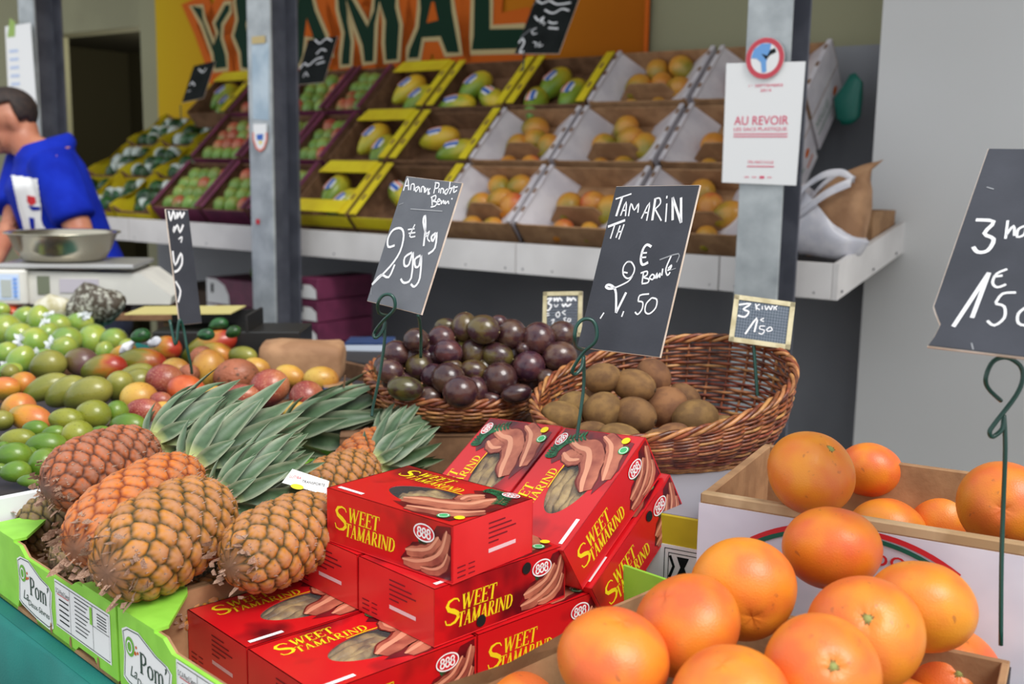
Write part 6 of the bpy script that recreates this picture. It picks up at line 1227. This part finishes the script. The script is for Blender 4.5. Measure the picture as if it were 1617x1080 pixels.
its = heap('tomato', 'radish', [(8, 476, 13, 12, 0, 'small red tomato in a clear net'), (24, 482, 12, 11, 0, 'small red tomato in a clear net'), (0, 490, 13, 11, 0, 'small red tomato in a clear net'), (18, 494, 12, 10, 0, 'small red tomato in a clear net'), (5, 464, 10, 8, 0, 'small red tomato in a clear net')], lambda a, b: 1.02)
label_heap(its, 'at the far left', 1, 'red tomatoes in clear nets', 'tomato')
bt_ = atd(240, 524, 2.62); DKT = mat('black_plastic_tray', rgb(30, 30, 30), .45)
tr = empty('black_tray', M=frame(bt_, RIGHT, None, UZ)); tag(tr, 'black tray with a sheet of yellow paper behind the mango heap', 'tray')
boxpart('tray_base', (0, 0, -.12), (.36, .16, -.0), DKT, tr, .003); boxpart('tray_back', (0, .155, 0), (.235, .16, .035), DKT, tr, 0); boxpart('tray_side', (.228, 0, 0), (.235, .16, .04), DKT, tr, 0)
V, Fc = bevel_box(.26, .15, .003, 0, 1, (.06, .09, .046)); V = [Vector((v[0], v[1], v[2]+.006*math.sin(v[0]*30))) for v in V]
tag(mk('paper_sheet', V, Fc, mat('yellow_paper', rgb(196, 184, 118), .7), M=frame(bt_, RIGHT, None, UZ)), 'sheet of yellowish paper lying across the black tray', 'paper')
its = heap('netted_fruit', 'avo', [(222, 530, 16, 12, 10, 'small dark fruit'), (345, 512, 16, 11, 10, 'small dark fruit'), (325, 528, 14, 10, 0, 'small dark fruit'), (368, 524, 13, 10, 20, 'small dark fruit')], lambda a, b: bt_.z+.02)
label_heap(its, 'by the black tray', 1, 'dark fruits by the black tray', 'fruit')
PUN = mat('white_foam_scraps', rgb(222, 222, 226), .6, rgb(190, 192, 200), 40, .5, 80)
for i, (x, y, a, lb) in enumerate([(205, 545, 13, 'white crumpled net left of the edge-on blackboard stake'), (222, 536, 11, 'small white crumpled net just behind the other'), (240, 540, 10, 'white crumpled net closest to the edge-on blackboard')]): blob('foam_net', x, y, 2.5, a, a*.75, PUN, lb, 'net', .008, 60, i)
its = heap('apple', 'radish', [(190, 492, 10, 8, 0, 'small red fruit')], lambda a, b: 1.0); tag(its[0][0], 'small red fruit beside the yellowish paper', 'fruit')

# purple boxes and others under the long shelf
def pboxes(px0, pytop, d, w, hpx, n, label, dp=.3, split=True):
    top = atd(px0, pytop, d); h = hpx*d/F
    for i in range(n):
        z = top.z-h*(i+1); r = empty('purple_box', M=frame(Vector((top.x, top.y, z)), -ES, EP)); tag(r, label % ['topmost', 'second', 'third', 'fourth', 'fifth'][i], 'box', 'purple boxes under the shelf')
        boxpart('box_body', (0, 0, 0), (w, dp, h-.004), PUR, r, .002); x1 = w*.5 if split else w*.95
        pl = [(0, 0), (x1, 0), (x1*.98, h*.35), (x1*.8, h*.72), (x1*.45, h*.93), (0, h*.95)] if split else [(.004, .004), (x1, .004), (x1*.97, h*.45), (x1*.7, h*.66), (x1*.3, h*.66), (.01, h*.5)]
        Print().poly(pl).done('white_arch_print', WHITEP, r, frame((0, -.001, 0), (1, 0, 0), (0, 0, 1))); P = Print().poly([(x1*.2, h*.4), (x1*.32, h*.4), (x1*.32, h*.75), (x1*.2, h*.75)], .001)
        P.done('black_print', BLACKP, r, frame((0, -.001, 0), (1, 0, 0), (0, 0, 1)))
    return top.z-h*n
zb = pboxes(326, 436, 4.75, .30, 41, 4, 'purple box with white arch under shelf left of post, %s of its stack')
b_ = boxpart('wooden_pallet', (-.05, -.02, 0), (.40, .40, zb), CARDD, None, .002, M=frame(Vector((atd(326, 436, 4.75).x, atd(326, 436, 4.75).y, 0)), -ES, EP)); tag(b_, 'dark wooden base under the left purple boxes', 'pallet')
zb = pboxes(469, 436, 4.1, .11, 35, 4, 'narrow purple box right of the left steel post, %s of its stack', .3, False)
b_ = boxpart('wooden_pallet', (0, 0, 0), (.14, .35, zb), CARDD, None, .002, M=frame(Vector((atd(469, 436, 4.1).x, atd(469, 436, 4.1).y, 0)), -ES, EP)); tag(b_, 'dark wooden base under the narrow purple boxes', 'pallet')
ql = atd(398, 432, 4.7); V, Fc = ell(16, 10, mango_f); tag(mk('lime', [(v[0]*.035, v[1]*.03, v[2]*.03) for v in V], Fc, LIM, smooth=True, M=Matrix.Translation(ql+Vector((0, .1, -.002)))), 'single green fruit lying on the left purple boxes', 'fruit')
q = atd(245, 450, 5.0); b_ = boxpart('storage_box', (0, 0, 0), (.46, .35, q.z), mat('dark_brown_box', rgb(66, 48, 34), .8), None, .003, M=frame(Vector((q.x, q.y, 0)), -ES, EP)); tag(b_, 'dark brown box standing on the floor under the shelf', 'box')
q = atd(487, 556, 2.95); ld = empty('wooden_ledge', M=frame(Vector((q.x, q.y, 0)), -ES, EP)); tag(ld, 'low ledge with a white strip behind the table near the left post', 'ledge')
boxpart('ledge_top', (-.02, 0, q.z-.05), (.34, .25, q.z-.004), mat('dark_ledge', rgb(48, 46, 50), .7), ld, .002); boxpart('white_strip', (-.02, -.004, q.z-.045), (.30, 0, q.z-.018), WHITEP, ld, 0); boxpart('brown_strip', (-.02, -.003, q.z-.09), (.34, .02, q.z-.05), CARD, ld, 0)
for x in (0, .29): boxpart('leg', (x, .03, 0), (x+.03, .06, q.z-.05), STEELD, ld, 0)

# ------------------------------------------------------------------ the stallholder in blue
FW = Vector((-.86, -.5, 0)).normalized(); LS = Vector((-FW.y, FW.x, 0))*1.0                   # facing left and a little towards us; LS points to his left
SKN = mat('skin', rgb(188, 128, 100), .5, rgb(170, 106, 80), 8, sub=.05); HAIR = mat('dark_brown_hair', rgb(50, 36, 30), .7, rgb(34, 24, 22), 60, .5, 200); BLU = mat('royal_blue_cotton', rgb(18, 44, 170), .85, rgb(12, 34, 150), 8, .2, 90, spec=.15); JEANS = mat('dark_jeans', rgb(30, 36, 56), .85)
def remeshed(name, parts, m_, parent, vox=.009, it=6):
    V, Fc = join(parts); o = mk(name+'_raw', V, Fc, m_); md = o.modifiers.new('r', 'REMESH'); md.mode = 'VOXEL'; md.voxel_size = vox; md.use_smooth_shade = True; ms = o.modifiers.new('s', 'SMOOTH'); ms.iterations = it; ms.factor = .5
    dg = bpy.context.evaluated_depsgraph_get(); me = bpy.data.meshes.new_from_object(o.evaluated_get(dg)); bpy.data.objects.remove(o); me.name = name
    o = bpy.data.objects.new(name, me); COL.objects.link(o); o.parent = parent; return o
def ellip(c, ax, rx, ry, rz, up=UZ):
    M = frame(c, ax, None, up); V, Fc = ell(20, 12); return [M @ Vector((v[0]*rx, v[1]*ry, v[2]*rz)) for v in V], Fc
def limb(pts, rs, n=14): P = smooth_path(pts, 5); r = np.interp(np.linspace(0, 1, len(P)), np.linspace(0, 1, len(rs)), rs); return tube(P, list(r), n)
def flatlimb(rings, n=20):
    """rings: centre, forward axis, side axis, half depth, half width"""
    return loft([[c+f*(a*math.cos(2*PI*k/n))+s*(b*math.sin(2*PI*k/n)) for k in range(n)] for c, f, s, a, b in rings])
man = empty('person', (0, 0, 0)); D = 3.92
hd = atd(12, 190, D); nk = atd(44, 232, D); ch = atd(72, 288, D); wa = atd(118, 390, D+.04); pe = atd(150, 470, D+.08)
man.location = (pe.x, pe.y, 0); man['label'] = 'man with short dark hair in a blue T-shirt leaning over the scale'; man['category'] = 'person'
bpy.context.view_layer.update(); OF = Matrix.Translation((-pe.x, -pe.y, 0)); bp_ = []
HT = (FW*.9-UZ*.32).normalized(); HU = (UZ*.93+FW*.33).normalized()
def hp(f, s, u): return hd+HT*f+LS*s+HU*u
bp_.append(ellip(hp(.0, 0, .020), HT, .098, .077, .084, HU)); bp_.append(ellip(hp(.035, 0, -.045), HT, .068, .058, .075, HU)); bp_.append(ellip(hp(.070, 0, -.090), HT, .028, .030, .022, HU))
bp_.append(limb([hp(.088, 0, .012), hp(.112, 0, -.022), hp(.098, 0, -.036)], [.010, .014, .010], 8)); bp_.append(limb([hp(.086, -.022, -.064), hp(.098, 0, -.062), hp(.086, .022, -.064)], [.006, .010, .006], 8))
for sd in (-1, 1): bp_.append(ellip(hp(-.008, sd*.079, -.01), HT, .020, .010, .034, HU)); bp_.append(limb([hp(.082, sd*.045, .022), hp(.095, sd*.02, .026)], [.007, .008], 8))
bp_.append(limb([hp(-.03, 0, -.03), nk, ch+UZ*.08+FW*-.02], [.062, .058, .075]))
sh_l, sh_r = ch+LS*.19+UZ*.075+FW*.0, ch-LS*.19+UZ*.075+FW*.03
ax_t = (ch-pe).normalized(); ff = (FW-ax_t*FW.dot(ax_t)).normalized()
tors = [(ch+UZ*.14-FW*.01, ff, LS, .05, .07), (ch+UZ*.10, ff, LS, .095, .18), (ch+UZ*.02, ff, LS, .115, .205), ((ch+wa)/2, ff, LS, .118, .185), (wa, ff, LS, .112, .165), (pe+UZ*.05, FW, LS, .118, .175), (pe-UZ*.06, FW, LS, .12, .178), (pe-UZ*.12, FW, LS, .09, .15)]
bp_.append(flatlimb(tors))
# near (left) arm reaches down to the bowl, far arm reaches down and forward
el_l = atd(128, 372, D-.20); wr_l = atd(105, 432, D-.42); el_r = atd(18, 352, D-.02); wr_r = atd(-18, 428, D-.22)
bp_ += [limb([sh_l, el_l, ], [.058, .046]), limb([el_l, wr_l], [.045, .029]), limb([sh_r, el_r], [.058, .045]), limb([el_r, wr_r], [.044, .029])]
def hand(w, dirn, sd):
    d_ = dirn.normalized(); s_ = d_.cross(UZ).normalized(); n_ = s_.cross(d_); out = [limb([w, w+d_*.05, w+d_*.09], [.024, .034, .032])]
    for k in range(4): o = s_*(.027-.018*k); L_ = (.062, .074, .07, .055)[k]; out.append(limb([w+d_*.08+o, w+d_*(.09+L_*.5)+o*1.15-n_*.004, w+d_*(.09+L_*.85)+o*1.1-n_*.02], [.0095, .009, .007], 8))
    out.append(limb([w+d_*.03+s_*.026*sd, w+d_*.06+s_*.055*sd-n_*.01, w+d_*.09+s_*.062*sd-n_*.02], [.012, .011, .008], 8)); return out
bp_ += hand(wr_l, (wr_l-el_l)+FW*.1, 1)+hand(wr_r, (wr_r-el_r)+FW*.1, -1)
for sd in (-1, 1):
    hip = pe+LS*sd*.09-UZ*.08; kn = Vector((pe.x, pe.y, .50))+LS*sd*.10+FW*.05; an = Vector((pe.x, pe.y, .09))+LS*sd*.11-FW*.02
    bp_ += [limb([hip, kn], [.088, .060]), limb([kn, an], [.058, .040]), limb([an-FW*.03-UZ*.04, an+FW*.14-UZ*.055], [.04, .032])]
mv = lambda parts: [([OF @ Vector(v) for v in V], Fc) for V, Fc in parts]
body = remeshed('body', mv(bp_), SKN, man, .0085, 5)
# hair cap: upper and back of the head
V, Fc = ell(28, 18); Mh = frame(hp(-.006, 0, .024), HT, None, HU); hv = [Mh @ Vector((v[0]*.103, v[1]*.082, v[2]*.088)) for v in V]
keep = [f for f in Fc if all((lambda q: (q.z > .30 and q.x < .86) or (q.x < -.05 and q.z > -.55) or (q.x < -.35 and q.z > -.8))(Vector(V[i])) for i in f)]
hr = mk('hair', [OF @ v for v in hv], keep, HAIR, man, True); sm = hr.modifiers.new('t', 'SOLIDIFY'); sm.thickness = .008; sm.offset = .6
eyes = Print()
for sd in (-1, 1):
    V, Fc = ellip(hp(.079, sd*.032, .006), HT, .010, .014, .009, HU); mk('eye', [OF @ v for v in V], Fc, mat('eye_white', rgb(220, 214, 208), .3), man, True); V, Fc = ellip(hp(.087, sd*.032, .005), HT, .004, .006, .006, HU); mk('iris', [OF @ v for v in V], Fc, HAIR, man, True)
    V, Fc = limb([hp(.085, sd*.048, .026), hp(.097, sd*.03, .032), hp(.097, sd*.014, .028)], [.003, .005, .004], 8); mk('eyebrow', [OF @ v for v in V], Fc, HAIR, man, True)
# shirt
grow = 1.10; tt = [(c, f, s, a*grow+.012, b*grow+.008) for c, f, s, a, b in tors[1:6]]
tt[0] = (ch+UZ*.085, ff, LS, .10, .165); tt.insert(0, (ch+UZ*.15-FW*.012, ff, LS, .082, .088)); tt.insert(1, (ch+UZ*.115-FW*.005, ff, LS, .108, .14)); tt.append((pe-UZ*.02, FW, LS, .142, .205))
sl = [limb([sh_l-LS*.03+UZ*.005, sh_l*.4+el_l*.6-Vector((0, 0, -.0)), sh_l*.22+el_l*.78], [.078, .072, .070]), limb([sh_r+LS*.03+UZ*.005, sh_r*.4+el_r*.6, sh_r*.2+el_r*.8], [.078, .072, .068])]
cnt = (ch+UZ*.02, wa); 
for v in body.data.vertices:
    w_ = v.co-OF @ Vector(ch); hz = w_.dot(ax_t); rad_ = (w_-ax_t*hz).length
    if (-.60 < hz < .115 and rad_ < (.31 if hz > -.12 else .20)) or (.115 <= hz < .21 and .095 < rad_ < .31): v.co -= v.normal*.012
shirt = remeshed('t_shirt', mv([flatlimb(tt)]+sl), BLU, man, .010, 5)
for v, n_ in [(v, v.normal.copy()) for v in shirt.data.vertices]: v.co += n_*.007
ps = [flatlimb([(pe-UZ*.01, FW, LS, .128, .188), (pe-UZ*.10, FW, LS, .13, .19), (pe-UZ*.16, FW, LS, .11, .17)])]
for sd in (-1, 1):
    hip = pe+LS*sd*.09-UZ*.08; kn = Vector((pe.x, pe.y, .50))+LS*sd*.10+FW*.05; an = Vector((pe.x, pe.y, .11))+LS*sd*.11-FW*.02; ps.append(limb([hip, kn, an], [.100, .074, .060]))
remeshed('trousers', mv(ps), JEANS, man, .014, 4)
for sd in (-1, 1): an = Vector((pe.x, pe.y, .09))+LS*sd*.11; V, Fc = bagloft([(.05, 0, 0, .135, .05), (.05, 0, .03, .135, .05), (.03, 0, .06, .11, .045), (-.02, 0, .10, .055, .045)], 24, 2.5); Ms = frame(Vector((an.x, an.y, .001)), FW, None, UZ); mk('shoe', [OF @ Ms @ Vector(v) for v in V], Fc, BLACKP, man, True)
# white chest print laid on the cloth of the shirt
from mathutils.bvhtree import BVHTree
bvh = BVHTree.FromPolygons([v.co.copy() for v in shirt.data.vertices], [list(p.vertices) for p in shirt.data.polygons])
def onshirt(poly, name, m_, lift):
    xs = [p[0] for p in poly]; ys = [p[1] for p in poly]; nx, ny = 46, 60; V = []; Fc = []; ix = {}
    from mathutils.geometry import intersect_point_tri_2d
    def inside(x, y):
        c = False; j = len(poly)-1
        for i in range(len(poly)):
            if ((poly[i][1] > y) != (poly[j][1] > y)) and (x < (poly[j][0]-poly[i][0])*(y-poly[i][1])/(poly[j][1]-poly[i][1])+poly[i][0]): c = not c
            j = i
        return c
    g = {}
    for i in range(nx+1):
        for j in range(ny+1):
            x = min(xs)+(max(xs)-min(xs))*i/nx; y = min(ys)+(max(ys)-min(ys))*j/ny; r = ray(x, y).normalized(); h = bvh.ray_cast(OF @ C0, r)
            if h[0] is not None: g[(i, j)] = (len(V), x, y); V.append(h[0]+h[1]*lift)
    for i in range(nx):
        for j in range(ny):
            k = [(i, j), (i+1, j), (i+1, j+1), (i, j+1)]
            if all(q in g for q in k) and inside(min(xs)+(max(xs)-min(xs))*(i+.5)/nx, min(ys)+(max(ys)-min(ys))*(j+.5)/ny): Fc.append([g[q][0] for q in k])
    if Fc: tag(mk(name, V, Fc, m_, man, True), kind='stuff')
cs = lambda L: [(x/3.6, 130+y/3.6) for x, y in L]
onshirt(cs([(68, 530), (215, 548), (235, 690), (240, 800), (290, 872), (150, 872), (105, 700)]), 'white_shirt_print', WHITEP, .003)
onshirt(cs([(160, 640), (205, 650), (210, 685), (180, 700), (160, 675)]), 'red_shirt_print', REDP, .005)
onshirt(cs([(170, 765), (200, 770), (205, 850), (180, 830)]), 'blue_shirt_print', BLU, .005)
onshirt(cs([(165, 700), (235, 708), (232, 725), (190, 728)]), 'blue_shirt_print', BLU, .005)
